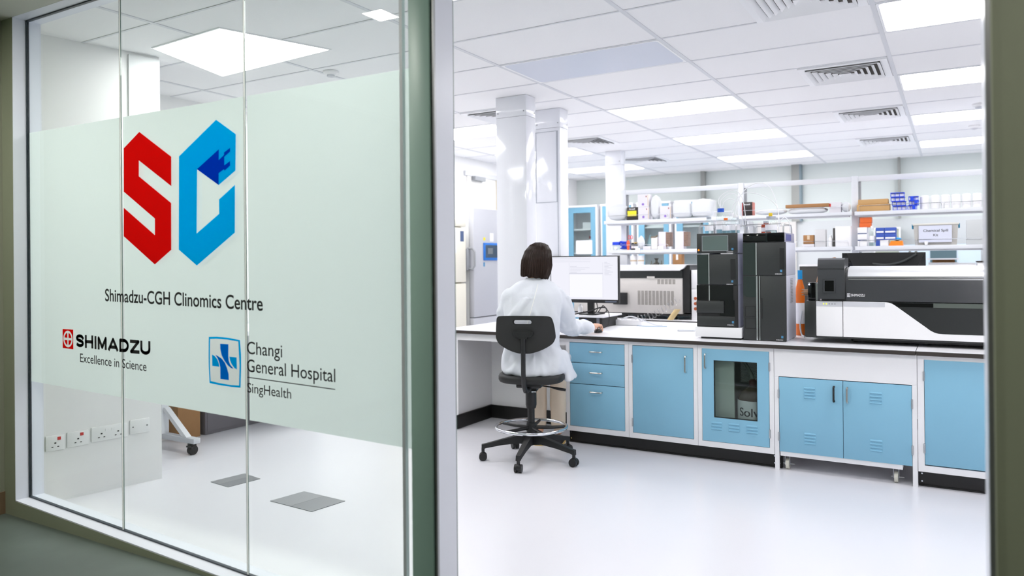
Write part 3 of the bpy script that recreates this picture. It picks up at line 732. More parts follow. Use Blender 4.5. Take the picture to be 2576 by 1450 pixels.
M().box(-3.10, -3.096, 6.081, 6.0848, 0.87, 2.63).done('seam', pm_, c2)
column(-3.815, -3.605, 8.83, 8.97, 0.0, 'farthest white column behind the left end of the shelves')
# ================================================================== LIQUID CHROMATOGRAPHY STACKS
LOGO = mat('pale_blue_mark', (74, 136, 178), 0.4)
SILVER = mat('silver_strip', (214, 216, 220), 0.22, 0.85, noise=0.02)
SIDE = mat('lilac_grey_side', (206, 208, 222), 0.4, noise=0.01)
SMOKEP = mat('smoked_window', (44, 54, 52), 0.12, noise=0.05)
def badge(t, x, y, z):
    M().box(x-0.006, x+0.008, y-0.001, y, z-0.006, z+0.010).done('badge', LOGO, t, 0)
    text('brand_lettering', 'SHIMADZU', (x-0.040, z-0.022), (x+0.006, z-0.022), 0.006, y-0.0012, PLASTW, t, 0.02)
def unit_body(t, x0, x1, y0, y1, z0, z1, fm=DGREY, side=SIDE):
    M().box(x0, x1, y0+0.022, y1, z0, z1, 0.003).done('housing', side, t)
    return M().box(x0-0.002, x1+0.001, y0, y0+0.021, z0, z1, 0.003).done('front_panel', fm, t)
def rail(t, x0, x1, y0, y1, z, h=0.062, cut=None):
    for pts in ([(x0, y0, z), (x0, y0, z+h-0.012), (x0+0.012, y0, z+h), (x1-0.012, y0, z+h), (x1, y0, z+h-0.012), (x1, y0, z)],
                [(x0, y1, z), (x0, y1, z+h-0.012), (x0+0.012, y1, z+h), (x1-0.012, y1, z+h), (x1, y1, z+h-0.012), (x1, y1, z)],
                [(x0, y0+0.03, z), (x0, y0+0.03, z+h-0.012), (x0, y0+0.042, z+h), (x0, y1-0.042, z+h), (x0, y1-0.03, z+h-0.012), (x0, y1-0.03, z)],
                [(x1, y0+0.03, z), (x1, y0+0.03, z+h-0.012), (x1, y0+0.042, z+h), (x1, y1-0.042, z+h), (x1, y1-0.03, z+h-0.012), (x1, y1-0.03, z)]):
        M().tube(pts, 0.0028, 6).done('guard_rail', STEEL, t)
yA = 5.490; yAb = 5.93
A0, A1 = -1.645, -1.352
t = thing('spill_tray', 'white plinth box under the left black instrument stack', 'stand', (-1.49, 5.7, BZ))
M().box(-1.660, -1.322, 5.474, 5.96, BZ+0.014, BZ+0.086, 0.004).done('box', PLASTW, t)
M().box(-1.62, -1.335, 5.49, 5.94, BZ, BZ+0.014).done('base', BLACK, t)
zt0 = BZ+0.0865
t = thing('chromatography_pump', 'lowest unit of the left black stack with silver strip and drawer', 'lab instrument', (-1.5, 5.7, zt0))
unit_body(t, A0-0.004, A1, yA, yAb, zt0, 1.2545, BLACK)
M().box(A0-0.003, A1-0.03, yA-0.003, yA, 1.145, 1.2525).done('window', GLOSSB, t)
M().box(-1.559, -1.552, yA-0.005, yA-0.003, 1.14, 1.2525).done('strip', SILVER, t)
M().box(-1.48, A1-0.022, yA-0.004, yA, 1.03, 1.145).done('dark_panel', GLOSSB, t)
M().box(A0-0.004, -1.448, yA-0.016, yA-0.0005, 1.050, 1.138, 0.003).done('drawer', DGREY, t)
M().box(A0-0.004, A1-0.02, yA-0.004, yA, 0.955, 1.026, 0.002).done('lower_panel', DGREY, t); badge(t, -1.386, yA-0.0042, 0.985)
t = thing('chromatography_autosampler', 'middle unit of the left black stack with smoked window and door', 'lab instrument', (-1.5, 5.7, 1.2555))
unit_body(t, A0, A1, yA, yAb, 1.2555, 1.4805)
M().box(A0+0.002, -1.562, yA-0.002, yA, 1.262, 1.478).done('window', SMOKEP, t)
M().box(-1.560, -1.553, yA-0.005, yA, 1.258, 1.480).done('strip', SILVER, t)
M().box(-1.550, A1-0.004, yA-0.006, yA-0.0005, 1.260, 1.478, 0.002).done('door', DGREY, t)
M().box(-1.398, A1-0.010, yA-0.0075, yA-0.006, 1.298, 1.444).done('grip_recess', BLACK, t); badge(t, -1.388, yA-0.0065, 1.280)
t = thing('chromatography_controller', 'top unit of the left black stack with grey-green touch screen', 'lab instrument', (-1.5, 5.7, 1.488))
unit_body(t, A0, A1, yA, yAb, 1.488, 1.634)
M().box(-1.608, -1.415, yA-0.002, yA, 1.503, 1.618).done('screen_bezel', GREY, t)
M().box(-1.604, -1.419, yA-0.003, yA-0.002, 1.508, 1.6145).done('screen', mat('grey_green_screen', (96, 112, 108), 0.18, noise=0.04), t)
M().cyl((-1.632, yA-0.004, 1.512), (-1.632, yA, 1.512), 0.0065).done('power_light', emit('orange_led', (255, 130, 40), 1.2), t); badge(t, -1.386, yA-0.001, 1.515)
M().box(A0+0.03, A0+0.09, yA+0.005, yA+0.40, 1.4812, 1.488).done('foot', PLASTW, t); M().box(A1-0.12, A1-0.03, yA+0.005, yA+0.40, 1.4812, 1.488).done('foot', PLASTW, t)
rail(t, A0+0.010, A1-0.012, yA+0.015, yAb-0.03, 1.634)
yB_ = 5.487; yBb = 5.87; B0, B1 = -1.310, -1.018
t = thing('column_oven', 'tall lower unit of the right black stack with double silver strip', 'lab instrument', (-1.16, 5.68, BZ))
unit_body(t, B0, B1, yB_, yBb, BZ+0.003, 1.3235)
M().prism([(B0+0.002, 1.185), (B0+0.02, 1.172), (-1.222, 1.172), (-1.222, 1.320), (B0+0.002, 1.320)], XZ, yB_-0.003, yB_-0.0005).done('window', SMOKEP, t, 0)
a = M(); a.box(-1.219, -1.209, yB_-0.006, yB_, BZ+0.006, 1.322); a.box(-1.199, -1.193, yB_-0.006, yB_, BZ+0.006, 1.322); a.done('strip', SILVER, t)
M().box(-1.209, -1.199, yB_-0.003, yB_, BZ+0.006, 1.322).done('slot', BLACK, t)
M().box(-1.191, B1-0.012, yB_-0.004, yB_-0.0005, BZ+0.008, 1.321, 0.002).done('door', DGREY, t)
M().box(-1.184, -1.176, yB_-0.0055, yB_-0.004, 1.019, 1.166).done('grip_recess', BLACK, t)
for z0, z1 in ((1.030, 1.105), (0.945, 1.022)): M().frame(-1.298, -1.225, z0, z1, yB_-0.0015, yB_-0.0002, 0.003).done('vial_door', BLACK, t)
badge(t, -1.045, yB_-0.0042, 0.892)
g = M()
for k in range(16): g.box(B1+0.0005, B1+0.0022, 5.66, 5.74, 1.13+k*0.011, 1.134+k*0.011)
g.done('side_vent', GREY, t, 0)
t = thing('chromatography_detector', 'middle unit of the right black stack with one silver strip', 'lab instrument', (-1.16, 5.68, 1.3245))
unit_body(t, B0, B1, yB_, yBb, 1.3245, 1.5605)
M().box(B0+0.002, -1.223, yB_-0.002, yB_, 1.328, 1.558).done('window', SMOKEP, t)
M().box(-1.221, -1.213, yB_-0.006, yB_, 1.327, 1.558).done('strip', SILVER, t)
M().box(-1.211, B1-0.006, yB_-0.005, yB_-0.0005, 1.329, 1.558, 0.002).done('door', DGREY, t)
M().box(-1.056, B1-0.008, yB_-0.0065, yB_-0.005, 1.370, 1.517).done('grip_recess', BLACK, t); badge(t, -1.048, yB_-0.0055, 1.355)
t = thing('reservoir_tray', 'glossy black reservoir tray topping the right black stack', 'tray', (-1.16, 5.68, 1.5615))
unit_body(t, B0+0.002, B1-0.008, yB_, yBb, 1.5615, 1.6275, GLOSSB, mat('violet_sticker_side', (150, 150, 172), 0.4))
M().box(B1-0.0075, B1-0.0065, 5.56, 5.74, 1.572, 1.617).done('side_sticker', mat('indigo_sticker', (66, 70, 140), 0.5), t)
rail(t, B0+0.008, B1-0.018, yB_+0.015, yBb-0.03, 1.6275)
# bottles on the stacks
def bottle(x, y, z, r, h, label, cap, body=None, capr=0.55, neck=0.45, fill=None, group=None, tagc=None):
    t = thing('reagent_bottle', label, 'bottle', (x, y, z), group)
    n = r*neck
    M().lathe([(r*0.92, 0.0005), (r, r*0.12), (r, h*0.66), (r*0.9, h*0.74), (n, h*0.86), (n, h*0.93), (0.0, h*0.93)], (x, y, z)).done('bottle_body', body or CLEAR, t)
    if fill: M().lathe([(r*0.86, 0.003), (r*0.94, r*0.15), (r*0.94, h*fill), (0.0, h*fill)], (x, y, z)).done('contents', glass('clear_liquid', (225, 234, 236), 0.5) if 'clear_liquid' not in MATS else MATS['clear_liquid'], t)
    M().lathe([(r*capr, h*0.86), (r*capr, h), (0.0, h)], (x, y, z)).done('cap', cap, t)
    M().lathe([(r*1.004, h*0.18), (r*1.004, h*0.5)], (x, y, z)).done('paper_label', PAPER, t)
    return t
BLUEC = mat('royal_blue_cap', (16, 86, 200), 0.4); GREYC = mat('grey_cap', (176, 182, 194), 0.4); ORAC = mat('orange_cap', (238, 116, 40), 0.4); YELC = mat('yellow_tag', (240, 205, 50), 0.5)
tz = 1.6345
bottle(-1.585, 5.60, tz, 0.032, 0.128, 'clear bottle with grey cap at left of the left stack top', GREYC, fill=0.5)
bottle(-1.528, 5.72, tz, 0.035, 0.195, 'clear bottle with royal blue cap on the left stack', BLUEC, fill=0.4, capr=0.72)
bottle(-1.46, 5.60, tz, 0.026, 0.115, 'small clear bottle with orange cap on the left stack', ORAC, fill=0.4)
bottle(-1.41, 5.68, tz, 0.034, 0.140, 'clear bottle with white cap at right of the left stack top', PLASTW, fill=0.5)
bottle(-1.47, 5.80, tz, 0.034, 0.160, 'clear bottle with white cap at the back of the left stack', PLASTW, fill=0.4)
tz = 1.6280
bottle(-1.152, 5.68, tz, 0.042, 0.125, 'clear bottle with grey cap on the right stack, yellow tag above', GREYC, fill=0.4, capr=0.78)
bottle(-1.205, 5.76, tz, 0.034, 0.095, 'amber glass bottle on the right stack', GREYC, AMBER)
t = M().box(-1.168, -1.142, 5.672, 5.684, tz+0.1255, tz+0.150, 0.003).done('tubing_tag', YELC); tag(t, 'tiny yellow tag on the grey bottle cap of the right stack', 'tag')
TUB = mat('white_tubing', (238, 240, 242), 0.35)
def bez(p, n=14):
    p = [Vector(q) for q in p]; out = []
    P_ = [p[0]*2-p[1]]+p+[p[-1]*2-p[-2]]
    for i in range(1, len(P_)-2):
        for k in range(n):
            u = k/n; a, b, c, d = P_[i-1:i+3]
            out.append(0.5*((2*b)+(c-a)*u+(2*a-5*b+4*c-d)*u*u+(3*b-a-3*c+d)*u**3))
    out.append(p[-1]); return out
def tubing(pts, label, r=0.0031, m=None, name='solvent_tube', cat='tube', group=None):
    o = M().tube(bez(pts), r, 6).done(name, m or TUB); return tag(o, label, cat, group)
TG = 'white solvent tubes arching over the stacks'
for k, p in enumerate(([(-1.53, 5.72, 1.83), (-1.55, 5.74, 1.90), (-1.50, 5.76, 1.955), (-1.43, 5.77, 1.965), (-1.38, 5.78, 1.90), (-1.36, 5.79, 1.75), (-1.37, 5.80, 1.66)],
          [(-1.525, 5.72, 1.83), (-1.53, 5.73, 1.89), (-1.47, 5.74, 1.94), (-1.41, 5.75, 1.92), (-1.385, 5.76, 1.82), (-1.375, 5.77, 1.66)],
          [(-1.52, 5.72, 1.83), (-1.50, 5.72, 1.88), (-1.455, 5.72, 1.90), (-1.41, 5.72, 1.87), (-1.40, 5.71, 1.78)],
          [(-1.47, 5.80, 1.79), (-1.45, 5.80, 1.86), (-1.40, 5.80, 1.93), (-1.33, 5.80, 1.945), (-1.22, 5.79, 1.91), (-1.13, 5.78, 1.83), (-1.115, 5.76, 1.70), (-1.11, 5.75, 1.63)],
          [(-1.41, 5.68, 1.77), (-1.40, 5.70, 1.86), (-1.36, 5.74, 1.955), (-1.28, 5.78, 2.01), (-1.19, 5.80, 1.985), (-1.135, 5.80, 1.85), (-1.115, 5.79, 1.70), (-1.12, 5.78, 1.63)],
          [(-1.12, 5.68, 1.63), (-1.10, 5.70, 1.70), (-1.065, 5.72, 1.745), (-1.035, 5.74, 1.70), (-1.03, 5.75, 1.63)])):
    tubing(p, ['outermost white tube looping from the blue-capped bottle', 'second white tube looping from the blue-capped bottle', 'lowest white tube loop from the blue-capped bottle',
               'white tube bridging from the left stack to the right stack', 'highest white tube arching over both black stacks', 'small white tube loop at the right end of the right stack'][k], group=TG)

# ================================================================== MASS SPECTROMETER ON THE BENCH
YM = 5.52; MSB = 6.55
SPEC = mat('charcoal_satin', (62, 64, 67), 0.28, noise=0.04, nscale=30, coat=0.4)
SPECD = mat('charcoal_dark', (38, 41, 41), 0.35, noise=0.05)
t = thing('mass_spectrometer', 'large black and white spectrometer with swooping white front panel on the bench', 'lab instrument', (-0.3, 6.0, BZ))
XR = 0.95
M().box(-0.898, XR, YM+0.012, MSB, 0.895, 1.150, 0.004).done('base_housing', SPECD, t)
M().box(-0.902, -0.829, YM+0.002, YM+0.03, 0.9, 1.148, 0.004).done('side_cheek', SPECD, t)
M().box(-0.826, -0.658, YM-0.003, YM+0.012, 0.909, 1.149, 0.004).done('end_panel', PLASTW, t)
M().box(-0.825, -0.659, YM-0.0045, YM-0.0032, 1.114, 1.147).done('status_strip', LGREY, t)
sw = [(-0.654, 1.149), (-0.40, 1.149), (-0.382, 1.147), (-0.362, 1.141), (-0.344, 1.131), (-0.162, 0.989), (-0.14, 0.971), (-0.118, 0.959), (-0.095, 0.952), (-0.07, 0.950), (XR-0.05, 0.950), (XR-0.05, 0.909), (-0.654, 0.909)]
M().prism(sw, XZ, YM-0.003, YM+0.012).done('swoop_panel', PLASTW, t, 0)
M().box(-0.653, -0.400, YM-0.0045, YM-0.0032, 1.116, 1.147).done('light_band', LGREY, t)
M().box(-0.37, XR-0.05, YM+0.003, YM+0.012, 0.951, 1.149).done('dark_panel', SPECD, t)
M().box(-0.353, -0.121, YM-0.001, YM+0.003, 1.120, 1.144).done('slot', GLOSSB, t)
M().box(-0.121, XR-0.06, YM+0.000, YM+0.003, 1.118, 1.146).done('grille_band', mat('grey_green_band', (84, 92, 86), 0.4), t)
prof = [(YM+0.000, 1.153), (YM+0.000, 1.285), (YM+0.006, 1.312), (YM+0.020, 1.338), (YM+0.045, 1.360), (YM+0.085, 1.374), (YM+0.14, 1.380), (MSB, 1.380), (MSB, 1.153)]
M().prism(prof, YZ, -0.636, XR).done('hood', SPEC, t, 50)
prof2 = [(YM+0.002, 1.153), (YM+0.002, 1.30), (YM+0.03, 1.345), (YM+0.10, 1.372), (MSB, 1.372), (MSB, 1.153)]
M().prism(prof2, YZ, -0.653, -0.6365).done('hood_end', SPECD, t)
HOOD_GLEAM = mat('pale_silver_reflection', (214, 216, 219), 0.3, 0.35, noise=0.02)  # pale colour for the ceiling lights' reflection along the hood top
M().prism([(YM+0.004, 1.318), (YM+0.016, 1.342), (YM+0.043, 1.364), (YM+0.085, 1.379), (YM+0.14, 1.386), (YM+0.30, 1.386), (YM+0.30, 1.3805), (YM+0.14, 1.3805), (YM+0.085, 1.3745), (YM+0.045, 1.3605), (YM+0.020, 1.3385), (YM+0.008, 1.318)], YZ, -0.625, XR).done('top_reflection', HOOD_GLEAM, t, 50)
M().box(-0.625, XR, YM+0.001, YM+0.006, 1.309, 1.314).done('trim_line', SILVER, t)
M().box(-0.62, XR, YM-0.0015, YM+0.004, 1.296, 1.302).done('trim_line', SILVER, t)
for k in range(4): M().sphere((-0.60+k*0.45, YM+0.2, BZ+0.018), 0.03, (1, 1, 0.58)).done('foot', BLACK, t)
a = M(); a.box(-0.60, XR, YM+0.05, MSB, 0.880, 0.895); a.done('underside', BLACK, t)
# emblem and wordmark
e_ = M(); ex, ez = -0.619, 1.1925
e_.frame(ex-0.010, ex+0.010, ez-0.012, ez+0.012, YM-0.001, YM-0.0002, 0.003); e_.box(ex-0.0015, ex+0.0015, YM-0.001, YM-0.0002, ez-0.009, ez+0.009); e_.box(ex-0.007, ex+0.007, YM-0.001, YM-0.0002, ez-0.0015, ez+0.0015)
e_.done('emblem', PLASTW, t, 0); text('brand_lettering', 'SHIMADZU', (-0.604, 1.1845), (-0.520, 1.1845), 0.0155, YM-0.001, PLASTW, t, 0.012)
for k in range(5):
    M().cyl((-0.777+k*0.018, YM-0.0062, 1.131), (-0.777+k*0.018, YM-0.0045, 1.131), 0.0042, seg=12).done('status_light', emit('green_led', (220, 240, 70), 1.3) if k == 0 else (MATS['green_led'] if k == 1 else GREY), t)
# ion source block
s_ = M(); s_.prism([(YM-0.02, 1.166), (YM-0.02, 1.375), (YM-0.005, 1.432), (YM+0.02, 1.444), (YM+0.20, 1.444), (YM+0.22, 1.166)], YZ, -0.812, -0.642); s_ = s_.done('ion_source', SPEC, t, 30)
M().box(-0.8125, -0.6415, YM-0.0215, YM+0.22, 1.368, 1.372).done('lid_seam', BLACK, s_)
M().frame(-0.776, -0.698, 1.208, 1.300, YM-0.026, YM-0.0195, 0.010).done('window_frame', SPEC, s_)
M().box(-0.766, -0.708, YM-0.0215, YM-0.0198, 1.218, 1.290).done('window', GLOSSB, s_)
M().box(-0.79, -0.65, YM+0.0, YM+0.20, 1.150, 1.168).done('mount', BLACK, s_)
# valve left of the ion source
t = thing('switching_valve', 'small black valve block with steel fittings left of the spectrometer head', 'valve', (-0.86, 5.55, 1.151))
M().box(-0.885, -0.835, 5.56, 5.66, 1.151, 1.275, 0.004).done('body', GLOSSB, t)
M().box(-0.834, -0.820, 5.56, 5.66, 1.151, 1.270).done('bracket', STEEL, t)
f_ = M(); f_.cyl((-0.885, 5.60, 1.205), (-0.915, 5.60, 1.205), 0.022)
for k in range(6): f_.cyl((-0.905, 5.60+0.016*math.cos(k*PI/3), 1.205+0.016*math.sin(k*PI/3)), (-0.93, 5.60+0.022*math.cos(k*PI/3), 1.205+0.022*math.sin(k*PI/3)), 0.005, seg=8)
f_.done('fittings', mat('bronze_fitting', (150, 120, 96), 0.35, 0.8), t)
M().sphere((-0.875, 5.554, 1.262), 0.006).done('indicator', emit('blue_white_led', (190, 205, 255), 1.5), t)
AM2 = mat('amber_plastic', (224, 112, 30), 0.35); SKYC = mat('sky_blue_cap', (30, 150, 215), 0.4)
bottle(-1.015, 6.03, BZ, 0.033, 0.495, 'tall amber bottle with sky blue cap right of the stacks', SKYC, AM2, capr=0.5)
t = thing('white_funnel_bottle', 'white plastic wash bottle behind the spectrometer head', 'bottle', (-0.84, 6.75, BZ))
M().lathe([(0.05, 0.0005), (0.055, 0.03), (0.055, 0.36), (0.05, 0.42), (0.018, 0.52), (0.016, 0.56), (0, 0.56)], (-0.84, 6.75, BZ)).done('body', PLASTW, t)
M().tube(bez([(-0.84, 6.75, 1.42), (-0.86, 6.72, 1.45), (-0.93, 6.66, 1.40), (-0.97, 6.6, 1.30), (-0.98, 6.55, 1.2)]), 0.004, 6).done('spout', mat('tan_tube', (170, 132, 104), 0.5), t)

# ================================================================== WORKSTATION
t = thing('desktop_computer', 'flat black computer box with white labels on the desk behind the mouse hand', 'computer', (-2.73, 6.15, BZ))
M().box(-2.86, -2.636, 6.00, 6.34, BZ+0.001, BZ+0.090, 0.003).done('case', BLACK, t)
M().box(-2.690, -2.662, 5.999, 6.0, BZ+0.012, BZ+0.082).done('paper_label', mat('printed_label', (120, 124, 134), 0.5, noise=0.3, nscale=120), t, 0)
M().box(-2.80, -2.785, 5.999, 6.0, BZ+0.04, BZ+0.07).done('badge', BLUEC, t, 0)
t = M().box(-3.02, -2.60, 5.94, 6.36, BZ+0.0905, BZ+0.106, 0.002).done('laminate_board', WHITE); tag(t, 'white laminate board laid on the black computer box', 'board')
bz2 = BZ+0.1065
t = thing('computer_monitor', 'large black-framed monitor showing a white document window', 'monitor', (-2.83, 6.10, bz2))
mx0, mx1, mz0, mz1, my = -3.165, -2.500, 1.072, 1.487, 6.05
M().box(mx0, mx1, my, my+0.035, mz0, mz1, 0.004).done('bezel', BLACK, t)
SCRM = bpy.data.materials.new('screen_glow'); SCRM.use_nodes = True; nt = SCRM.node_tree; nt.nodes.clear()
e_ = nt.nodes.new('ShaderNodeEmission'); e_.inputs[0].default_value = rgb(242, 242, 252); e_.inputs[1].default_value = 0.60; o_ = nt.nodes.new('ShaderNodeOutputMaterial'); nt.links.new(e_.outputs[0], o_.inputs[0])
sc = M().box(mx0+0.008, mx1-0.010, my-0.0012, my, mz0+0.030, mz1-0.009).done('screen', SCRM, t, 0)
SL = emit('screen_line', (222, 223, 236), 0.55); SP = emit('screen_pane', (249, 249, 254), 0.61); SD = emit('screen_dark', (40, 44, 58), 0.4)
yq = my-0.0016
l_ = M(); W_ = mx1-mx0
for zz in (0.020, 0.034, 0.050): l_.box(mx0+0.02, mx0+W_*0.6, yq, yq+0.0003, mz1-zz-0.003, mz1-zz)
for k in range(10): l_.box(mx0+W_*0.80, mx0+W_*(0.84+0.10*((k*7) % 5)/5), yq, yq+0.0003, mz1-0.062-k*0.012, mz1-0.058-k*0.012)
for k in range(5): l_.box(mx0+W_*0.30, mx0+W_*(0.40+0.25*((k*3) % 4)/4), yq, yq+0.0003, mz1-0.095-k*0.013, mz1-0.0915-k*0.013)
l_.box(mx0+W_*0.285, mx0+W_*0.288, yq, yq+0.0003, mz0+0.04, mz1-0.06); l_.box(mx0+W_*0.775, mx0+W_*0.778, yq, yq+0.0003, mz0+0.04, mz1-0.06)
l_.box(mx0+W_*0.288, mx0+W_*0.775, yq, yq+0.0003, mz1-0.160, mz1-0.152)
l_.done('screen_text', SL, sc, 0)
M().box(mx0+W_*0.292, mx0+W_*0.771, yq, yq+0.0003, mz0+0.05, mz1-0.165).done('document_area', SP, sc, 0)
M().box(mx1-0.13, mx1-0.022, my-0.0012, my, mz0+0.008, mz0+0.020).done('button_marks', mat('button_marks', (96, 104, 120), 0.4, noise=0.4, nscale=200), t, 0)
s_ = M(); s_.box(-2.815, -2.758, my+0.035, my+0.065, bz2+0.01, 1.22); s_.box(-2.87, -2.70, my-0.03, my+0.16, bz2, bz2+0.010, 0.003); s_.done('stand', BLACK, t)
bottle(-2.90, 6.12, bz2, 0.022, 0.09, 'small white bottle on the board under the monitor', PLASTW, PLASTW)
# keyboard and mouse
t = thing('keyboard', 'black keyboard on the desk behind the person\'s arm', 'keyboard', (-2.87, 5.62, BZ))
M().box(-3.06, -2.74, 5.54, 5.68, BZ+0.0005, BZ+0.016, 0.003).done('base', BLACK, t)
k_ = M()
for r_ in range(5):
    for c_ in range(18): k_.box(-3.052+c_*0.0172, -3.038+c_*0.0172, 5.55+r_*0.024, 5.57+r_*0.024, BZ+0.016, BZ+0.020)
k_.done('keys', DGREY, t, 0)
t = thing('computer_mouse', 'black mouse under the person\'s right hand', 'mouse', (-2.488, 5.585, BZ))
M().loft([[(-2.488+0.030*s_*math.cos(2*PI*k/24), 5.585+0.052*s_*math.sin(2*PI*k/24), BZ+0.0005+z_) for k in range(24)] for z_, s_ in ((0, 0.94), (0.006, 1.0), (0.014, 0.98), (0.022, 0.86), (0.028, 0.6), (0.030, 0.2))]).done('shell', BLACK, t)
# white power strip, adaptor, cables
t = thing('power_strip', 'white power strip on the bench right of the computer box', 'power strip', (-2.60, 6.35, BZ))
M().box(-2.68, -2.42, 6.30, 6.40, BZ+0.001, BZ+0.05, 0.006).done('housing', PLASTW, t)
h = M()
for k in range(3): h.box(-2.65+k*0.075, -2.62+k*0.075, 6.33, 6.37, BZ+0.05, BZ+0.0515)
h.done('socket_face', LGREY, t)
BC = mat('black_cable', (30, 30, 31), 0.5); WC = mat('white_cable', (228, 231, 236), 0.4)
tubing([(-2.72, 6.1, 0.985), (-2.66, 6.05, 1.04), (-2.62, 6.0, 1.05), (-2.57, 5.99, 0.99), (-2.57, 5.98, 0.90), (-2.60, 5.96, 0.867), (-2.64, 5.95, 0.866)], 'black cable looping off the board down to the desk', 0.004, BC, 'cable', 'cable')
tubing([(-2.90, 6.0, 0.972), (-2.84, 5.97, 0.985), (-2.76, 5.99, 1.0), (-2.68, 6.03, 1.03), (-2.64, 6.08, 1.03), (-2.66, 6.14, 0.99), (-2.73, 6.15, 0.975)], 'thick tangle of black cable on the board under the monitor', 0.006, BC, 'cable', 'cable')
tubing([(-2.72, 6.075, 1.07), (-2.69, 6.02, 1.02), (-2.72, 6.0, 0.98), (-2.80, 6.02, 0.975)], 'black cable hanging from the monitor\'s lower edge', 0.004, BC, 'cable', 'cable')
tubing([(-2.60, 6.35, 0.915), (-2.5, 6.33, 0.94), (-2.38, 6.36, 0.90), (-2.3, 6.4, 0.868), (-2.24, 6.42, 0.866)], 'white cable curving from the power strip across the bench', 0.006, WC, 'cable', 'cable')
tubing([(-2.44, 6.31, 0.866), (-2.36, 6.24, 0.866), (-2.26, 6.26, 0.866), (-2.16, 6.3, 0.866)], 'thin pale blue cable lying on the bench by the power strip', 0.003, mat('pale_blue_cable', (170, 196, 218), 0.5), 'cable', 'cable')
tubing([(-1.67, 6.0, 1.12), (-1.70, 6.02, 0.98), (-1.76, 6.05, 0.90), (-1.86, 6.08, 0.870), (-1.96, 6.05, 0.868)], 'thick white cable dropping behind the left stack onto the bench, upper one', 0.009, WC, 'cable', 'cable')
tubing([(-1.67, 5.98, 1.06), (-1.69, 5.98, 0.94), (-1.75, 5.99, 0.885), (-1.84, 6.0, 0.868), (-1.95, 5.95, 0.868)], 'thick white cable dropping behind the left stack onto the bench, lower one', 0.008, WC, 'cable', 'cable')
tubing([(-0.99, 5.95, 1.05), (-1.0, 5.93, 0.95), (-0.985, 5.90, 0.88), (-0.96, 5.86, 0.866)], 'pale cable hanging between the right stack and the spectrometer', 0.006, WC, 'cable', 'cable')
tubing([(-0.90, 5.98, 1.0), (-0.94, 5.95, 0.97), (-0.95, 5.93, 0.90), (-0.93, 5.90, 0.866)], 'black cable hanging between the right stack and the spectrometer', 0.005, BC, 'cable', 'cable')
# coiled air hose
cp = []
a, b = Vector((-2.47, 6.35, 0.91)), Vector((-2.07, 6.35, 1.10))
dr = (b-a).normalized(); n1 = Vector((0, 1, 0)); n2 = dr.cross(n1)
for k in range(13*14+1):
    u = k/(13*14); th = 2*PI*13*u; bow = -0.03*math.sin(PI*u)
    cp.append(a.lerp(b, u)+Vector((0, 0, bow))+(n1*math.cos(th)+n2*math.sin(th))*0.030)
o = M().tube(cp, 0.0028, 6).done('coiled_hose', glass('clear_hose', (238, 238, 240), 1.6, 0.1)); tag(o, 'springy clear coiled hose stretched across the bench in front of the rear instrument', 'hose')
# ================================================================== REAR BENCH WITH INSTRUMENTS
worktop(-3.30, 1.40, 7.02, 8.55, BZ, 'rear white bench top carrying the grey-backed instrument and the rack')
t = thing('rear_bench_base', 'white base of the rear bench behind the stacks', 'cabinet', (-1.0, 7.8, 0))
M().box(-3.25, 1.35, 7.10, 8.50, 0.10, 0.829).done('carcass', CABW, t); M().box(-3.25, 1.35, 7.15, 8.45, 0.0, 0.10).done('kick_board', PLINTH, t)
Y2 = 7.12
BACKP = mat('beige_back_panel', (206, 202, 198), 0.45, noise=0.02, nscale=20)
t = thing('mass_spectrometer', 'second spectrometer seen from its beige vented back, behind the monitor', 'lab instrument', (-2.75, 7.5, BZ))
a0, a1 = -3.45, -2.285
M().box(a0, a1, Y2, Y2+0.70, 0.918, 1.268, 0.003).done('back_panel', BACKP, t)
M().box(a0, a1+0.003, Y2-0.004, Y2+0.70, 1.268, 1.340).done('dark_band', SPECD, t)
M().box(-2.64, -2.56, Y2-0.0045, Y2-0.0005, 1.262, 1.285).done('tab', BACKP, t)
M().prism([(a0, 1.341), (a1-0.02, 1.341), (a1+0.02, 1.366), (a1+0.045, 1.397), (a0, 1.397)], XZ, Y2-0.01, Y2+0.70).done('top_cover', PLASTW, t)
M().prism([(a1+0.0035, 0.93), (a1+0.0035, 1.34), (a1+0.05, 1.392), (a1+0.074, 1.392), (a1+0.074, 1.335), (a1+0.07, 1.30), (a1+0.07, 0.93)], XZ, Y2+0.02, Y2+0.70).done('end_cheek', BLACK, t)
gm = mat('vent_shadow', (120, 116, 108), 0.7)
for (gx0, gx1, gz0, gz1, nc, nr) in ((-2.745, -2.362, 1.0, 1.142, 10, 16), (-2.538, -2.346, 1.208, 1.255, 5, 5)):
    g = M(); cw_ = (gx1-gx0)/nc; rh = (gz1-gz0)/nr
    for i in range(nc):
        for j in range(nr): g.box(gx0+i*cw_+cw_*0.12, gx0+(i+1)*cw_-cw_*0.12, Y2-0.0008, Y2-0.0001, gz0+j*rh+rh*0.2, gz0+j*rh+rh*0.72)
    g.done('vent_grille', gm, t, 0)
M().box(a0, a1+0.07, Y2+0.02, Y2+0.70, 0.895, 0.917).done('underside', BLACK, t)
for x in (a0+0.1, -2.9, a1-0.1): M().cyl((x, Y2+0.06, BZ+0.0005), (x, Y2+0.06, 0.896), 0.03).done('foot', BLACK, t)
M().box(-2.99, -2.845, Y2-0.04, Y2-0.005, 1.0, 1.12, 0.003).done('mounting_bracket', BLACK, t)
t = thing('power_supply_box', 'white box with orange round sockets left of the black stacks', 'lab instrument', (-2.12, 7.5, BZ))
M().box(-2.205, -1.90, 7.16, 7.60, BZ+0.001, 1.16, 0.004).done('housing', PLASTW, t)
o_ = M()
for k in range(3): o_.cyl((-2.165, 7.157, 0.97+k*0.05), (-2.165, 7.160, 0.97+k*0.05), 0.016, seg=14)
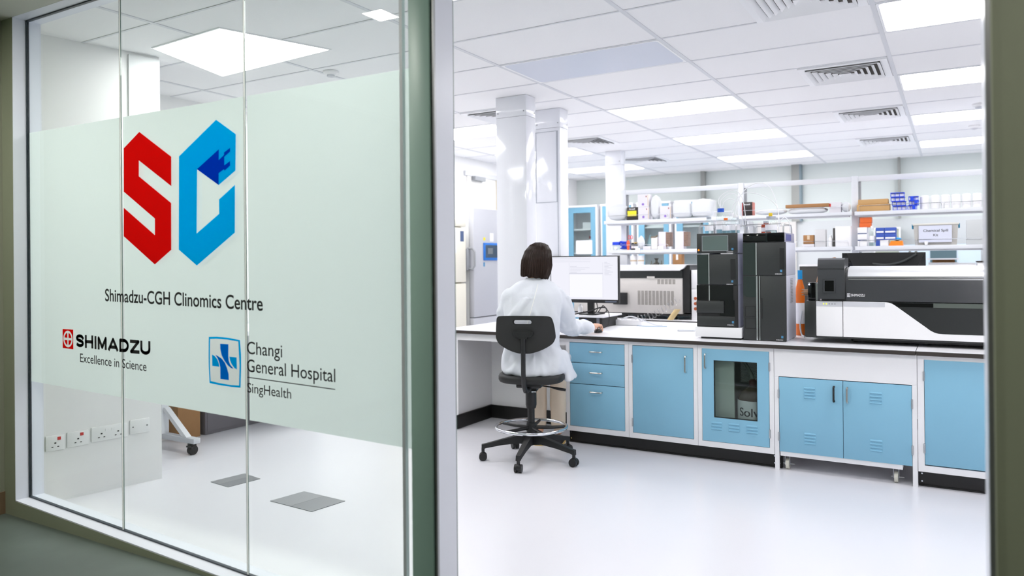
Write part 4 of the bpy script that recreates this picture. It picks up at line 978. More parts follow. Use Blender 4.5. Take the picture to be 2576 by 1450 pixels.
o_.done('orange_socket', mat('orange_brown_socket', (176, 88, 50), 0.5), t)
t = carton('roughing_box', -2.205, -1.95, 7.16, 7.55, 1.1605, 1.345, PLASTW, 'white electronics box stacked on the box with orange sockets', 'lab instrument', tape=False)
t = thing('ring_binder_rest', 'pale wooden handled pad leaning on the rear instrument\'s back', 'pad', (-2.38, 7.04, BZ))
M().loft([[(-2.385+0.075*s+0.034*math.cos(k*PI/8)*(1-0.2*abs(s-0.5)), 7.055+0.012*math.sin(k*PI/8), BZ+0.002+0.105*s+0.010*math.cos(k*PI/8)*0) for k in range(16)] for s in (0, 0.15, 0.4, 0.7, 0.9, 1.0)]).done('pad', mat('pale_beech', (226, 200, 148), 0.5, noise=0.05, nscale=30), t)
# monitor seen from behind, dark cover over it
t = thing('computer_monitor', 'black monitor seen from behind above the spectrometer, right of the stacks', 'monitor', (-0.53, 7.1, BZ))
M().box(-0.842, -0.206, 7.06, 7.09, 1.13, 1.490, 0.003).done('back_shell', GLOSSB, t)
cv = [(-0.80, 1.486), (-0.77, 1.42), (-0.74, 1.35), (-0.735, 1.25), (-0.30, 1.25), (-0.285, 1.33), (-0.25, 1.41), (-0.215, 1.486)]
M().prism(cv, XZ, 7.035, 7.06).done('rear_bulge', BLACK, t, 0)
M().tube(bez([(-0.60, 7.030, 1.395), (-0.50, 7.026, 1.385), (-0.38, 7.026, 1.41), (-0.27, 7.03, 1.472)]), 0.012, 8).done('moulded_ridge', DGREY, t)
s_ = M(); s_.box(-0.58, -0.48, 7.09, 7.12, 0.87, 1.3); s_.box(-0.66, -0.40, 7.03, 7.22, BZ+0.0005, 0.872); s_.done('stand', BLACK, t)
t = thing('computer_monitor', 'small dark monitor back glimpsed between the right stack and spectrometer head', 'monitor', (-1.05, 7.25, BZ))
M().box(-1.215, -0.90, 7.2, 7.23, 1.05, 1.375, 0.003).done('back_shell', mat('dark_grey_shell', (56, 55, 52), 0.5), t); M().box(-1.22, -0.895, 7.195, 7.235, 1.3755, 1.392).done('light_edge', PLASTW, t)
M().box(-1.10, -1.02, 7.21, 7.22, 0.861, 1.05).done('stand', BLACK, t)
# low equipment right of that monitor
t = thing('lab_tray_box', 'low white equipment box seen above the spectrometer near the right jamb', 'lab instrument', (0.0, 7.6, BZ))
M().box(-0.20, 0.155, 7.50, 7.85, BZ+0.001, 1.385, 0.004).done('housing', PLASTW, t); M().box(-0.20, 0.155, 7.498, 7.50, 1.385, 1.398).done('lid_edge', LGREY, t)
M().box(-0.20, 0.02, 7.50, 7.80, 1.388, 1.40).done('tray', PLASTW, t); M().box(-0.21, 0.03, 7.48, 7.80, 1.425, 1.438).done('lid', LGREY, t); M().box(-0.17, 0.0, 7.55, 7.75, 1.40, 1.425).done('clip', BROWNC, t)
t = thing('label_printer', 'white box with dark lid edge at the right jamb behind the spectrometer', 'lab instrument', (0.3, 7.6, BZ))
M().box(0.165, 0.45, 7.50, 7.85, BZ+0.001, 1.40, 0.004).done('housing', PLASTW, t); M().box(0.16, 0.455, 7.495, 7.85, 1.4005, 1.412).done('lid', EDGE, t)

# ================================================================== REAGENT RACK ON THE REAR BENCH
YR = 8.10
RK = mat('white_rack', (220, 223, 229), 0.35, noise=0.008)
rk = thing('reagent_rack', 'long white steel reagent rack with three shelves above the rear bench', 'shelf', (-1.5, YR, BZ))
PX = [-3.275, -1.945, -0.842, 0.50]
for x in PX:
    M().box(x-0.030, x+0.030, YR-0.02, YR+0.02, BZ+0.0005, 2.255, 0.003).done('post', RK, rk)
    M().box(x+0.0325, x+0.055, YR+0.0, YR+0.02, BZ+0.0005, 2.20).done('slotted_channel', GREY, rk)
for a, b in zip(PX, PX[1:]): M().box(a+0.031, b-0.031, YR-0.018, YR+0.018, 2.200, 2.250, 0.003).done('top_rail', RK, rk)
SH = [(-3.455, -1.955, 1.862, 1.899), (-1.935, -0.855, 1.865, 1.897), (-0.830, 0.62, 1.860, 1.896), (-3.40, -1.955, 1.528, 1.565), (-1.935, -0.855, 1.528, 1.562), (-0.830, 0.62, 1.524, 1.561), (-3.35, -1.955, 1.350, 1.385)]
for x0, x1, z0, z1 in SH:
    M().box(x0, x1, 7.935, YR-0.021, z0, z1, 0.002).done('shelf', RK, rk)
    M().box(x0+0.03, x1-0.03, 7.96, YR-0.021, z0-0.014, z0-0.0005).done('shelf_bracket', LGREY, rk)
for x0, x1, z in ((-3.43, -2.70, 1.899), (-2.68, -1.99, 1.899), (-1.90, -0.89, 1.897), (-0.79, -0.10, 1.896), (-0.08, 0.55, 1.896), (-1.90, -0.89, 1.562), (-0.79, -0.31, 1.561), (-0.30, 0.55, 1.561), (-3.38, -2.70, 1.565)):
    M().tube([(x0, 7.94, z), (x0, 7.94, z+0.045), (x0+0.01, 7.94, z+0.055), (x1-0.01, 7.94, z+0.055), (x1, 7.94, z+0.045), (x1, 7.94, z)], 0.0024, 6).done('guard_wire', CHROME, rk)
S1 = 1.8995; S1b = 1.8975; S1c = 1.8965; S2 = 1.5655; S2b = 1.5625; S2c = 1.5615
# --- soft packs
def lump(name, x0, x1, y0, y1, z0, z1, label, m=None, cat='bag', group=None, seed=1, p=3.0, rough_=0.06):
    rnd = random.Random(seed); a = M(); cx_, cy_ = (x0+x1)/2, (y0+y1)/2; hx, hy = (x1-x0)/2, (y1-y0)/2; rings = []
    N = 28; ph = [rnd.uniform(0, 6.28) for _ in range(6)]
    for i in range(11):
        v = i/10; s_ = (1-abs(2*v-1)**p)**(1/p)*0.94+0.06
        ring = []
        for k in range(N):
            th = 2*PI*k/N; c_, sn = math.cos(th), math.sin(th); e = 2/3.2
            wob = 1+rough_*math.sin(3*th+ph[0]+v*4)*math.sin(PI*v)+rough_*0.6*math.sin(7*th+ph[1]-v*6)
            ring.append((cx_+hx*s_*math.copysign(abs(c_)**e, c_)*min(1, wob), cy_+hy*s_*math.copysign(abs(sn)**e, sn)*min(1, wob), z0+0.0005+(z1-z0)*v*(1+0.0)-(0.0)))
        rings.append(ring)
    o = a.loft(rings); o = a.done(name, m or BAGM, None, 60); return tag(o, label, cat, group)
BAGM = mat('white_film_pack', (216, 219, 223), 0.45, noise=0.02, bump=0.5, bscale=25)
lump('wrapped_roll_pack', -3.44, -3.19, 7.95, YR-0.025, S1, 2.10, 'round white wrapped pack at the left end of the upper shelf', seed=2, p=2.4)
YL = mat('yellow_label', (236, 222, 40), 0.5)
def printed_box(x0, x1, y0, y1, z0, z1, m, label, group=None, name='carton', decor=None):
    t = thing('product_box', label, 'box', ((x0+x1)/2, (y0+y1)/2, z0), group)
    M().box(x0, x1, y0, y1, z0+0.0005, z1-0.0005, 0.002).done(name, m, t)
    for d in decor or []: M().box(d[0], d[1], y0-0.0007, y0-0.0001, d[2], d[3]).done(d[5] if len(d) > 5 else 'printed_patch', d[4], t, 0)
    return t
t = printed_box(-3.183, -3.053, 7.955, 8.07, S1, 2.045, mat('black_card', (40, 36, 34), 0.45), 'black box with yellow label on the upper shelf left of the glove boxes', decor=[(-3.174, -3.068, 1.945, 2.004, YL, 'yellow_label')])
text('brand_lettering', 'Ansell', (-3.155, 2.015), (-3.085, 2.015), 0.018, 7.954, PLASTW, t, 0.01)
PUR = mat('violet_print', (140, 110, 196), 0.5); TANP = mat('tan_print', (216, 196, 170), 0.6); MAR = mat('maroon_print', (150, 70, 70), 0.6); GLB = mat('glove_carton', (218, 216, 222), 0.6, noise=0.02)
def glove_box(x0, z0, label, y=7.955):
    x1 = x0+0.127; z1 = z0+0.142
    t = thing('glove_box', label, 'box', ((x0+x1)/2, y+0.06, z0), 'white glove boxes on the upper shelf')
    M().box(x0, x1, y, y+0.115, z0+0.0005, z1-0.0005, 0.002).done('carton', GLB, t)
    M().sphere((x0+0.062, y-0.0003, z0+0.030), 0.014, (1, 0.04, 1)).done('violet_print', PUR, t); M().box(x0+0.095, x0+0.106, y-0.0006, y-0.0001, z1-0.035, z1-0.018).done('maroon_print', MAR, t, 0)
    M().box(x1-0.010, x1-0.002, y-0.0006, y-0.0001, z0+0.01, z1-0.01).done('tan_edge_print', TANP, t, 0)
glove_box(-3.048, S1, 'lower white glove box of the stacked pair on the upper shelf'); glove_box(-3.052, S1+0.142, 'upper white glove box of the stacked pair on the upper shelf')
lump('white_plastic_bag', -2.92, -2.80, 7.96, YR-0.03, S1, 2.17, 'tall white plastic bag beside the stacked glove boxes', seed=5, p=2.2, rough_=0.1)
glove_box(-2.795, S1, 'single white glove box left of the white pillow packs')
lump('tissue_pack', -2.665, -2.456, 7.95, YR-0.025, S1, 2.095, 'left white pillow-shaped tissue pack on the upper shelf', seed=7, p=4)
lump('tissue_pack', -2.450, -2.215, 7.95, YR-0.025, S1, 2.105, 'right white pillow-shaped tissue pack on the upper shelf', seed=8, p=4)
t = printed_box(-1.905, -1.80, 7.955, 8.075, S1b, 2.040, mat('black_card_b', (36, 30, 30), 0.45), 'black and red box on the upper shelf right of the middle post', decor=[(-1.905, -1.895, 1.90, 2.03, mat('red_print', (170, 50, 50), 0.5))])
M().box(-1.7997, -1.7990, 7.957, 8.073, 1.90, 2.038).done('red_side_print', mat('salmon_print', (206, 130, 118), 0.6), t, 0)
text('brand_lettering', 'Ansell', (-1.885, 2.008), (-1.822, 2.008), 0.015, 7.954, PLASTW, t, 0.01)
lump('folded_plastic_sheet', -1.78, -1.46, 7.95, YR-0.025, S1b, 1.960, 'flat heap of folded white plastic sheet on the upper shelf', seed=11, p=2.0, rough_=0.12)
lump('folded_plastic_sheet', -1.455, -1.075, 7.95, 8.07, S1b, 1.957, 'white plastic sheet packet under the flat cardboard', seed=12, p=3.0, rough_=0.08)
t = carton('flat_cardboard_tray', -1.47, -1.06, 7.945, 8.07, 1.9575, 1.992, BROWNC, 'flat brown cardboard tray lying on white plastic sheets', tape=False)
t = printed_box(-1.058, -0.955, 7.955, 8.07, S1b, 1.998, GLB, 'small white box with red end print at right of the cardboard tray', decor=[(-1.058, -1.045, 1.95, 1.985, mat('red_dot_print', (214, 60, 50), 0.5))])
lump('white_plastic_bag', -0.952, -0.872, 7.96, 8.07, S1b, 2.0, 'small white plastic bag left of the right rack post', seed=15, p=2.2)
carton('cardboard_carton', -0.812, -0.527, 7.945, 8.07, S1c, 1.963, CARD, 'lower of two long tan cartons on the upper right shelf', tape=False)
carton('cardboard_carton', -0.800, -0.540, 7.95, 8.07, 1.9635, 2.010, CARD, 'upper of two long tan cartons on the upper right shelf', tape=False)
# --- tube racks
RB = mat('cobalt_plastic', (20, 66, 214), 0.4)
def tube_rack(x0, x1, z0, z1, y0, y1, label, group, blocks=0):
    t = thing('test_tube_rack', label, 'tube rack', ((x0+x1)/2, (y0+y1)/2, z0), group)
    h = z1-z0; th = 0.006
    a = M(); a.box(x0, x1, y0, y1, z1-th, z1-0.0005); a.done('top_plate', RB, t)
    M().box(x0, x1, y0, y1, z0+0.0005, z0+th*0.6).done('base_plate', RB, t)
    for k in range(4):
        x = x0+0.003+(x1-x0-0.006)*k/3
        M().box(x-0.0025, x+0.0025, y0, y0+0.005, z0+th*0.6, z1-th).done('upright', RB, t)
    M().box(x0+0.012, x1-0.012, y0+0.02, y1-0.01, z0+th*0.6, z1-th-0.004).done('tubes', PLASTW, t)
    if blocks: M().box(x0+blocks*(x1-x0), x0+(blocks+0.34)*(x1-x0), y0-0.001, y0+0.02, z0+th*0.6, z1-th).done('cap_block', RB, t)
    return t
rz = [S1c, 1.939, 1.981, 2.022, 2.064]; xo = [-0.502, -0.508, -0.518, -0.520]
nm = ['bottom', 'second from bottom', 'third from bottom', 'top']
for k in range(4): tube_rack(xo[k], xo[k]+0.118, rz[k], rz[k+1]-0.0005, 7.945, 8.06, nm[k]+' blue tube rack of the taller stack', 'blue tube racks, taller stack')
for k, (xa, xb, bl) in enumerate(((-0.378, -0.298, 0.5), (-0.366, -0.283, 0.55), (-0.369, -0.286, 0.2))): tube_rack(xa, xb, rz[k], rz[k+1]-0.0005, 7.945, 8.06, ['bottom', 'middle', 'top'][k]+' blue tube rack of the shorter stack', 'blue tube racks, shorter stack', bl)
# --- white jars
jar = thing('white_jar', 'first of the white domed jars, just right of the blue tube racks', 'jar', (-0.236, 8.0, S1c), 'white domed jars on the upper right shelf', local=True)
M().lathe([(0.034, 0.0005), (0.038, 0.006), (0.039, 0.10), (0.036, 0.118), (0.026, 0.128), (0.0, 0.131)], (0, 0, 0), 24).done('body', PLASTW, jar)
M().lathe([(0.0395, 0.055), (0.0398, 0.057), (0.0395, 0.059)], (0, 0, 0), 24).done('rim', LGREY, jar)
for k, lab in enumerate(('second', 'third', 'fourth', 'fifth', 'sixth', 'seventh')):
    dup(jar, (-0.152+k*0.083, 8.0, S1c), lab+' of the white domed jars counted from the blue tube racks')
# --- middle shelf, left bay
bl = thing('blue_tub', 'tub with blue lid at the left of the middle shelf', 'tub', (-3.32, 8.0, S2))
M().lathe([(0.040, 0.0005), (0.046, 0.06), (0.044, 0.06), (0.038, 0.004)], (-3.325, 7.99, S2)).done('tub', CLEAR, bl); M().lathe([(0.0475, 0.055), (0.0475, 0.092), (0.0, 0.092)], (-3.325, 7.99, S2)).done('lid', RB, bl)
b_ = M().sphere((-3.31, 7.935-0.0, S2+0.02), 0.0195, (1, 1, 1)).done('ball', PLASTW); tag(b_, 'white ball in front of the blue tub', 'ball')
o = M().tube([(-3.235+0.04*math.cos(k*0.9)*(1+0.1*math.sin(k)), 7.99+0.03*math.sin(k*1.3), S2+0.012+0.0022*k) for k in range(40)], 0.006, 6).done('rope_coil', RB); tag(o, 'tangle of dark blue rope right of the blue tub', 'rope')
t = thing('scissors', 'red-handled scissors upright in the left of the middle shelf', 'scissors', (-3.18, 8.03, S2))
for s in (-1, 1): M().tube([(-3.18+s*0.014+0.012*math.cos(q*PI/6), 8.05, S2+0.145+0.022*math.sin(q*PI/6)) for q in range(12)], 0.004, 6, True).done('handle', mat('red_plastic', (224, 60, 60), 0.4), t)
M().box(-3.186, -3.174, 8.048, 8.052, S2+0.0005, S2+0.125).done('blade', STEEL, t)
t = M().lathe([(0.014, 0.0005), (0.019, 0.08), (0.012, 0.105), (0, 0.11)], (-3.172, 7.962, S2), 16).done('squeeze_bottle', mat('orange_red_plastic', (236, 96, 54), 0.4)); tag(t, 'small orange-red squeeze bottle among the blue rope', 'bottle')
bottle(-3.135, 8.01, S2, 0.024, 0.090, 'stubby jar with cream cap right of the blue rope', CREAM, SMOKED, capr=0.9)
bottle(-3.088, 7.98, S2, 0.022, 0.085, 'stubby jar with gold cap on the middle shelf', mat('gold_cap', (190, 160, 90), 0.4), SMOKED, capr=0.9)
lump('white_plastic_bag', -3.078, -3.0, 7.97, 8.07, S2, 1.725, 'pointed white bag behind the stubby jars on the middle shelf', seed=21, p=1.4)
t = printed_box(-2.995, -2.905, 7.955, 8.04, S2, 1.605, GLB, 'low white box left of the white open crate')
t = thing('white_crate', 'white crate with curved brown rim on the middle shelf', 'crate', (-2.86, 8.0, S2))
M().box(-2.90, -2.83, 7.96, 8.07, S2+0.0005, 1.700, 0.002).done('bin', mat('off_white_bin', (228, 226, 224), 0.5), t); M().tube(bez([(-2.905, 7.958, 1.702), (-2.88, 7.957, 1.703), (-2.85, 7.957, 1.703), (-2.825, 7.957, 1.72)]), 0.006, 6).done('rim', mat('brown_rim', (130, 110, 90), 0.6), t)
t = printed_box(-2.82, -2.757, 7.945, 7.965, S2, 1.600, PAPER, 'low white card in front of the first magazine box')
PC = mat('photo_print', (128, 104, 92), 0.5, noise=0.6, nscale=40)
for x0, lab in ((-2.818, 'first printed carton with colourful side on the middle shelf'), (-2.618, 'second printed carton with colourful side, left of the black stack')):
    t = thing('printed_carton', lab, 'box', (x0+0.065, 8.02, S2)); M().box(x0, x0+0.082, 7.97, 8.07, S2+0.0005, 1.758, 0.002).done('carton', mat('pale_lilac_card', (226, 222, 232), 0.5), t); M().box(x0+0.0825, x0+0.130, 7.972, 8.068, S2+0.03, 1.752).done('colour_side', PC, t)
t = M().box(-3.075, -3.02, 7.925, 7.933, 1.530, 1.585, 0.003).done('shelf_tag', PAPER); tag(t, 'white paper tag hanging on the middle shelf front edge', 'tag')
# --- middle shelf, centre bay
t = printed_box(-1.315, -1.203, 7.955, 8.07, S2b, 1.592, GLB, 'low white box under the small brown box'); t = carton('brown_box', -1.305, -1.207, 7.957, 8.06, 1.5922, 1.682, BROWNC, 'small brown box on a low white box on the middle shelf', tm=TANP)
t = printed_box(-1.197, -1.098, 7.955, 8.075, S2b, 1.735, mat('grey_card', (212, 212, 214), 0.6), 'upright pale grey box right of the small brown box')
bottle(-1.055, 7.985, S2b, 0.022, 0.112, 'white bottle between grey box and large white box', PLASTW, PLASTW)
t = printed_box(-1.030, -1.012, 7.96, 8.07, S2b, 1.745, mat('dark_binder', (70, 68, 66), 0.5), 'dark slim binder against the large white box')
t = printed_box(-1.008, -0.868, 7.955, 8.075, S2b, 1.760, PAPER, 'large white square box beside the right rack post')
# --- middle shelf, right bay
OR = mat('orange_card', (226, 104, 40), 0.5, noise=0.06, nscale=40); NV = mat('navy_card', (36, 66, 120), 0.5); BB = mat('blue_card', (52, 84, 176), 0.5, noise=0.04)
for k, (z0, z1) in enumerate(((S2c, 1.626), (1.626, 1.690), (1.690, 1.744))):
    t = printed_box(-0.807, -0.724, 7.95, 8.07, z0, z1, PAPER, ['bottom', 'middle', 'top'][k]+' white box with navy edge in the stack at the right rack post', 'white and navy boxes at the post', decor=[(-0.806, -0.726, z1-0.012, z1-0.003, NV)] if k < 2 else None)
t = printed_box(-0.792, -0.690, 7.975, 8.07, 1.7445, 1.785, OR, 'lower orange box on top of the white and navy boxes', 'orange boxes'); t = printed_box(-0.788, -0.686, 7.975, 8.07, 1.7855, 1.840, OR, 'upper orange box on top of the white and navy boxes', 'orange boxes')
bottle(-0.683, 7.985, S2c, 0.028, 0.195, 'clear wash bottle between the white and blue box stacks', PLASTW, CLEAR, fill=0.35)
bx = [(-0.649, -0.575), (-0.573, -0.476)]
t = printed_box(-0.649, -0.615, 7.955, 8.07, S2c, 1.618, BB, 'bottom blue box under the left column of blue boxes', 'blue boxes')
t = printed_box(-0.613, -0.540, 7.955, 8.07, S2c, 1.618, PAPER, 'low white box under the blue boxes')
for i, (a, b) in enumerate(bx):
    for j, (z0, z1) in enumerate(((1.6185, 1.677), (1.677, 1.736))):
        printed_box(a, b, 7.957, 8.07, z0, z1, BB, ('left' if i == 0 else 'right')+(' lower' if j == 0 else ' upper')+' blue box with white panel on the middle shelf', 'blue boxes', decor=[(a+0.005, b-0.006, z0+0.010, z0+0.026, PAPER, 'white_panel')])
t = thing('orange_box', 'bright orange slanted box lying at the front right of the blue boxes', 'box', (-0.48, 7.98, S2c)); M().prism([(-0.538, S2c+0.0005), (-0.419, S2c+0.0005), (-0.423, 1.607), (-0.520, 1.607)], XZ, 7.95, 8.07).done('carton', mat('bright_orange_card', (250, 140, 30), 0.5), t)
lump('blue_glove_bundle', -0.505, -0.430, 7.96, 8.05, 1.6075, 1.640, 'sky blue glove bundle on the orange box', SKYC, 'glove', seed=31, p=1.8)
t = thing('spill_kit_bin', 'clear lidded plastic bin with blue clips and chemical spill kit label', 'storage bin', (-0.15, 8.0, S2c))
BIN = mat('cloudy_plastic', (190, 188, 184), 0.35, noise=0.12, nscale=18)
M().loft([[(-0.318, 7.965, S2c+0.0005), (0.018, 7.965, S2c+0.0005), (0.018, 8.07, S2c+0.0005), (-0.318, 8.07, S2c+0.0005)], [(-0.330, 7.955, 1.745), (0.030, 7.955, 1.745), (0.030, 8.075, 1.745), (-0.330, 8.075, 1.745)]]).done('bin', BIN, t)
M().box(-0.338, 0.038, 7.948, 8.078, 1.7455, 1.763, 0.004).done('lid', mat('cloudy_lid', (216, 214, 206), 0.4), t)
for x in (-0.345, 0.030): M().box(x, x+0.014, 7.975, 8.04, 1.715, 1.758, 0.003).done('clip', mat('teal_clip', (40, 134, 170), 0.4), t)
l_ = M().box(-0.287, -0.020, 7.9435, 7.9465, S2c+0.025, 1.742).done('paper_label', mat('lilac_paper', (212, 216, 232), 0.6), t, 0)
text('label_lettering', 'Chemical Spill', (-0.250, 1.684), (-0.050, 1.684), 0.022, 7.943, INK, t, 0.01); text('label_lettering', 'Kit', (-0.168, 1.642), (-0.130, 1.642), 0.021, 7.943, INK, t, 0.01)
t = printed_box(0.092, 0.26, 7.95, 8.075, S2c, 1.785, mat('pale_grey_file', (200, 204, 206), 0.6), 'pale grey magazine file at the right jamb on the middle shelf')
t = thing('white_cup', 'small white cup in front of the spill kit bin', 'cup', (-0.226, 7.93-0.0, S2c)); 
M().lathe([(0.012, 0.0005), (0.018, 0.035), (0.016, 0.035), (0.011, 0.003)], (-0.226, 7.9378+0.0, S2c)).done('cup_body', PLASTW, t)
# --- lower shelf
S3 = 1.3855
t = printed_box(-3.275, -3.185, 7.955, 8.07, S3, 1.528-0.016, mat('grey_tub_plastic', (196, 198, 204), 0.5), 'grey box on the low shelf right above the monitor corner')
for x, lab in ((-3.125, 'left white cup with faint print on the low shelf'), (-3.036, 'right white cup with faint print on the low shelf')):
    t = thing('paper_cup', lab, 'cup', (x, 8.0, S3), 'white cups on the low shelf'); M().lathe([(0.032, 0.0005), (0.041, 0.115), (0.038, 0.115), (0.030, 0.004)], (x, 8.0, S3)).done('cup_body', PAPER, t); M().lathe([(0.0365, 0.05), (0.0375, 0.065)], (x, 8.0, S3)).done('print_band', TANP, t)
t = thing('valve_fitting', 'dark metal valve fitting with two side taps on the low shelf', 'valve', (-2.855, 8.0, S3)); 
M().lathe([(0.020, 0.0005), (0.034, 0.01), (0.034, 0.03), (0.016, 0.04), (0.014, 0.06), (0.030, 0.082), (0.0, 0.082)], (-2.855, 8.0, S3)).done('body', mat('dark_bronze', (92, 92, 86), 0.4, 0.7), t)
for s in (-1, 1): M().lathe([(0.012, 0.0005), (0.017, 0.008), (0.005, 0.03), (0.004, 0.055), (0, 0.055)], (-2.855+s*0.058, 8.0, S3)).done('tap', MATS['dark_bronze'], t)
carton('brown_box', -2.655, -2.555, 7.955, 8.06, S3, 1.51, BROWNC, 'brown carton on the low shelf behind the left black stack')

# ================================================================== REAR OF THE ROOM
# tall cabinets along the back wall
def tall_cabinet(x0, x1, label, contents, yb=11.64, yf=11.26, zt=2.34, solid=None):
    t = thing('tall_cabinet', label, 'cabinet', ((x0+x1)/2, yb-0.2, 0), 'tall blue-framed cabinets on the back wall')
    c = M(); c.box(x0, x0+0.03, yf+0.02, yb, 0.0, zt); c.box(x1-0.03, x1, yf+0.02, yb, 0.0, zt); c.box(x0+0.03, x1-0.03, yb-0.02, yb, 0.0, zt); c.box(x0+0.03, x1-0.03, yf+0.02, yb-0.02, 0, 0.1); c.box(x0-0.002, x1+0.002, yf, yb, zt, zt+0.03); c.done('carcass', CABW, t)
    d = M(); d.frame(x0+0.032, x1-0.032, 0.11, zt-0.005, yf, yf+0.02, 0.10, 0.075, 0.09, 0.75); d = d.done('door', mat('far_cabinet_blue', (112, 164, 190), 0.5), t)
    if solid is None: M().box(x0+0.13, x1-0.105, yf+0.008, yf+0.012, 0.86, zt-0.095).done('pane', SMOKEDP, d)
    for k in range(3): M().box(x0+0.03, x1-0.03, yf+0.03, yb-0.02, 1.18+k*0.39, 1.20+k*0.39).done('shelf', CABW, t)
    return t
SMOKEDP = glass('cabinet_pane', (240, 244, 243), 0.6)
cabs = [(-5.585, -5.03), (-4.965, -4.41), (-4.345, -3.79), (-3.725, -3.17)]
for k, (a, b) in enumerate(cabs): tall_cabinet(a, b, ['tall blue-framed glass cabinet right of the second white column', 'tall blue-framed glass cabinet partly behind the farthest column', 'tall blue-framed glass cabinet showing between the rack shelves at left', 'tall blue-framed glass cabinet at the right end of the row'][k], None)
o = M().box(-5.36, -5.14, 11.42, 11.58, 1.9805, 2.10, 0.01).done('folded_towels', PAPER); tag(o, 'white folded stack behind the glass on the cabinet\'s upper shelf', 'towel')
o = M().box(-5.40, -5.11, 11.245, 11.2585, 1.565, 1.79).done('notice_sheet', PAPER); tag(o, 'white notice sheet on the blue cabinet door above the monitor', 'notice')
t = thing('red_cap_bottle', 'white bottle with dark red cap inside the far blue cabinet', 'bottle', (-5.20, 11.42, 1.5905)); M().lathe([(0.05, 0.0005), (0.055, 0.18), (0.03, 0.225), (0.03, 0.23), (0, 0.23)], (-5.20, 11.42, 1.5905)).done('bottle_body', PLASTW, t); M().lathe([(0.037, 0.23), (0.037, 0.275), (0, 0.275)], (-5.20, 11.42, 1.5905)).done('cap', mat('dark_red', (150, 44, 40), 0.4), t)
o = M().box(-4.22, -3.93, 11.40, 11.55, 1.9805, 2.06, 0.01).done('folded_towels', PAPER); tag(o, 'white stack in the cabinet seen between the rack shelves', 'towel')
for k, x in enumerate((-4.18, -3.98)):
    t = thing('pale_flask', ['left', 'right'][k]+' pale bottle in the cabinet seen between the rack shelves', 'bottle', (x, 11.42, 1.5905)); M().lathe([(0.05, 0.0005), (0.055, 0.12), (0.02, 0.22), (0.018, 0.27), (0, 0.27)], (x, 11.42, 1.5905)).done('body', mat('pale_blue_plastic', (176, 204, 214), 0.4), t)
t = thing('blue_panel_cabinet', 'dark blue-grey glazed cabinet beyond the rack left of the stacks', 'cabinet', (-2.9, 11.45, 0)); M().box(-3.10, -2.62, 11.30, 11.64, 0.0, 2.02).done('carcass', LGREY, t)
p_ = M(); 
for k in range(5): p_.box(-3.085, -2.65, 11.29, 11.30, 0.9+k*0.22, 1.10+k*0.22)
p_.done('glazed_front', mat('blue_grey_glass', (112, 138, 152), 0.2, noise=0.15, nscale=8), t)
t = thing('grey_partition_board', 'plain grey board on the back wall left of the stacks', 'board', (-2.3, 11.62, 0.9)); M().box(-2.55, -2.0, 11.60, 11.655, 0.9, 2.0).done('board', mat('warm_grey_board', (206, 203, 200), 0.6), t)
# far instruments right
t = thing('far_instrument', 'pale blue instrument with dark screen glimpsed at far right under the shelf', 'lab instrument', (0.0, 11.2, 0)); 
M().box(-0.62, 0.28, 11.0, 11.5, 0.0, 1.62).done('housing', mat('pale_blue_enamel', (196, 214, 228), 0.4), t); M().box(-0.27, 0.02, 10.99, 11.0, 1.33, 1.58).done('screen', mat('dark_teal_screen', (80, 104, 112), 0.3), t)
for k in range(2): M().cyl((-0.50+k*0.07, 10.985, 1.52), (-0.50+k*0.07, 11.0, 1.52), 0.018).done('knob', MATS['dark_bronze'], t)
t = thing('far_window_cabinet', 'greenish glazed opening on the back wall left of the spill kit', 'cabinet', (-0.8, 11.5, 0)); M().box(-0.95, -0.64, 11.45, 11.64, 0.9, 1.86).done('case', mat('dull_green_glass', (156, 164, 148), 0.3, noise=0.2, nscale=7), t); M().frame(-0.96, -0.63, 0.9, 1.87, 11.44, 11.45, 0.02).done('frame', CABW, t)
# freezer and fridge at the left wall
t = thing('tall_freezer', 'tall silver-grey freezer with blue control screen at the left wall', 'freezer', (-5.2, 7.75, 0))
FZ = mat('silver_enamel', (188, 190, 197), 0.4, noise=0.015); FZS = mat('freezer_side', (222, 224, 226), 0.45)
M().box(-5.56, -4.875, 7.28, 8.25, 0.02, 2.075, 0.006).done('cabinet', FZS, t)
M().box(-4.87, -4.80, 7.27, 8.26, 0.80, 2.078, 0.012).done('door', FZ, t); M().box(-4.87, -4.805, 7.27, 8.26, 0.10, 0.792, 0.012).done('door', FZ, t)
d = M().box(-4.80, -4.785, 7.468, 7.80, 1.462, 1.672, 0.006).done('control_panel', mat('control_blue', (20, 110, 200), 0.4), t); M().box(-4.7851, -4.7845, 7.50, 7.77, 1.495, 1.645).done('display', mat('dark_display', (52, 72, 92), 0.2), d); M().box(-4.7846, -4.784, 7.55, 7.66, 1.54, 1.61).done('readout', mat('grey_readout', (110, 118, 124), 0.3), d)
M().box(-4.80, -4.799, 7.475, 7.52, 1.70, 1.735).done('yellow_sticker', YL, t, 0); M().box(-4.80, -4.799, 7.62, 7.70, 1.69, 1.79).done('white_sticker', PAPER, t, 0); M().box(-4.80, -4.799, 7.47, 7.505, 1.39, 1.44).done('blue_sticker', LOGO, t, 0)
h = M(); h.box(-4.90, -4.85, 7.20, 7.278, 1.35, 1.60, 0.006); h.tube([(-4.86, 7.24, 1.37), (-4.80, 7.24, 1.36), (-4.775, 7.25, 1.40), (-4.775, 7.25, 1.56), (-4.80, 7.24, 1.60), (-4.87, 7.24, 1.60)], 0.012, 8); h.done('latch_handle', GREY, t)
M().box(-5.30, -5.0, 7.274, 7.2795, 1.62, 1.80).done('notice', PAPER, t, 0); M().box(-5.30, -5.0, 7.273, 7.2742, 1.80, 1.815).done('red_notice_line', MAR, t, 0)
for y in (7.4, 8.1): M().box(-5.5, -4.9, y-0.03, y+0.03, 0.0005, 0.02).done('foot', BLACK, t)
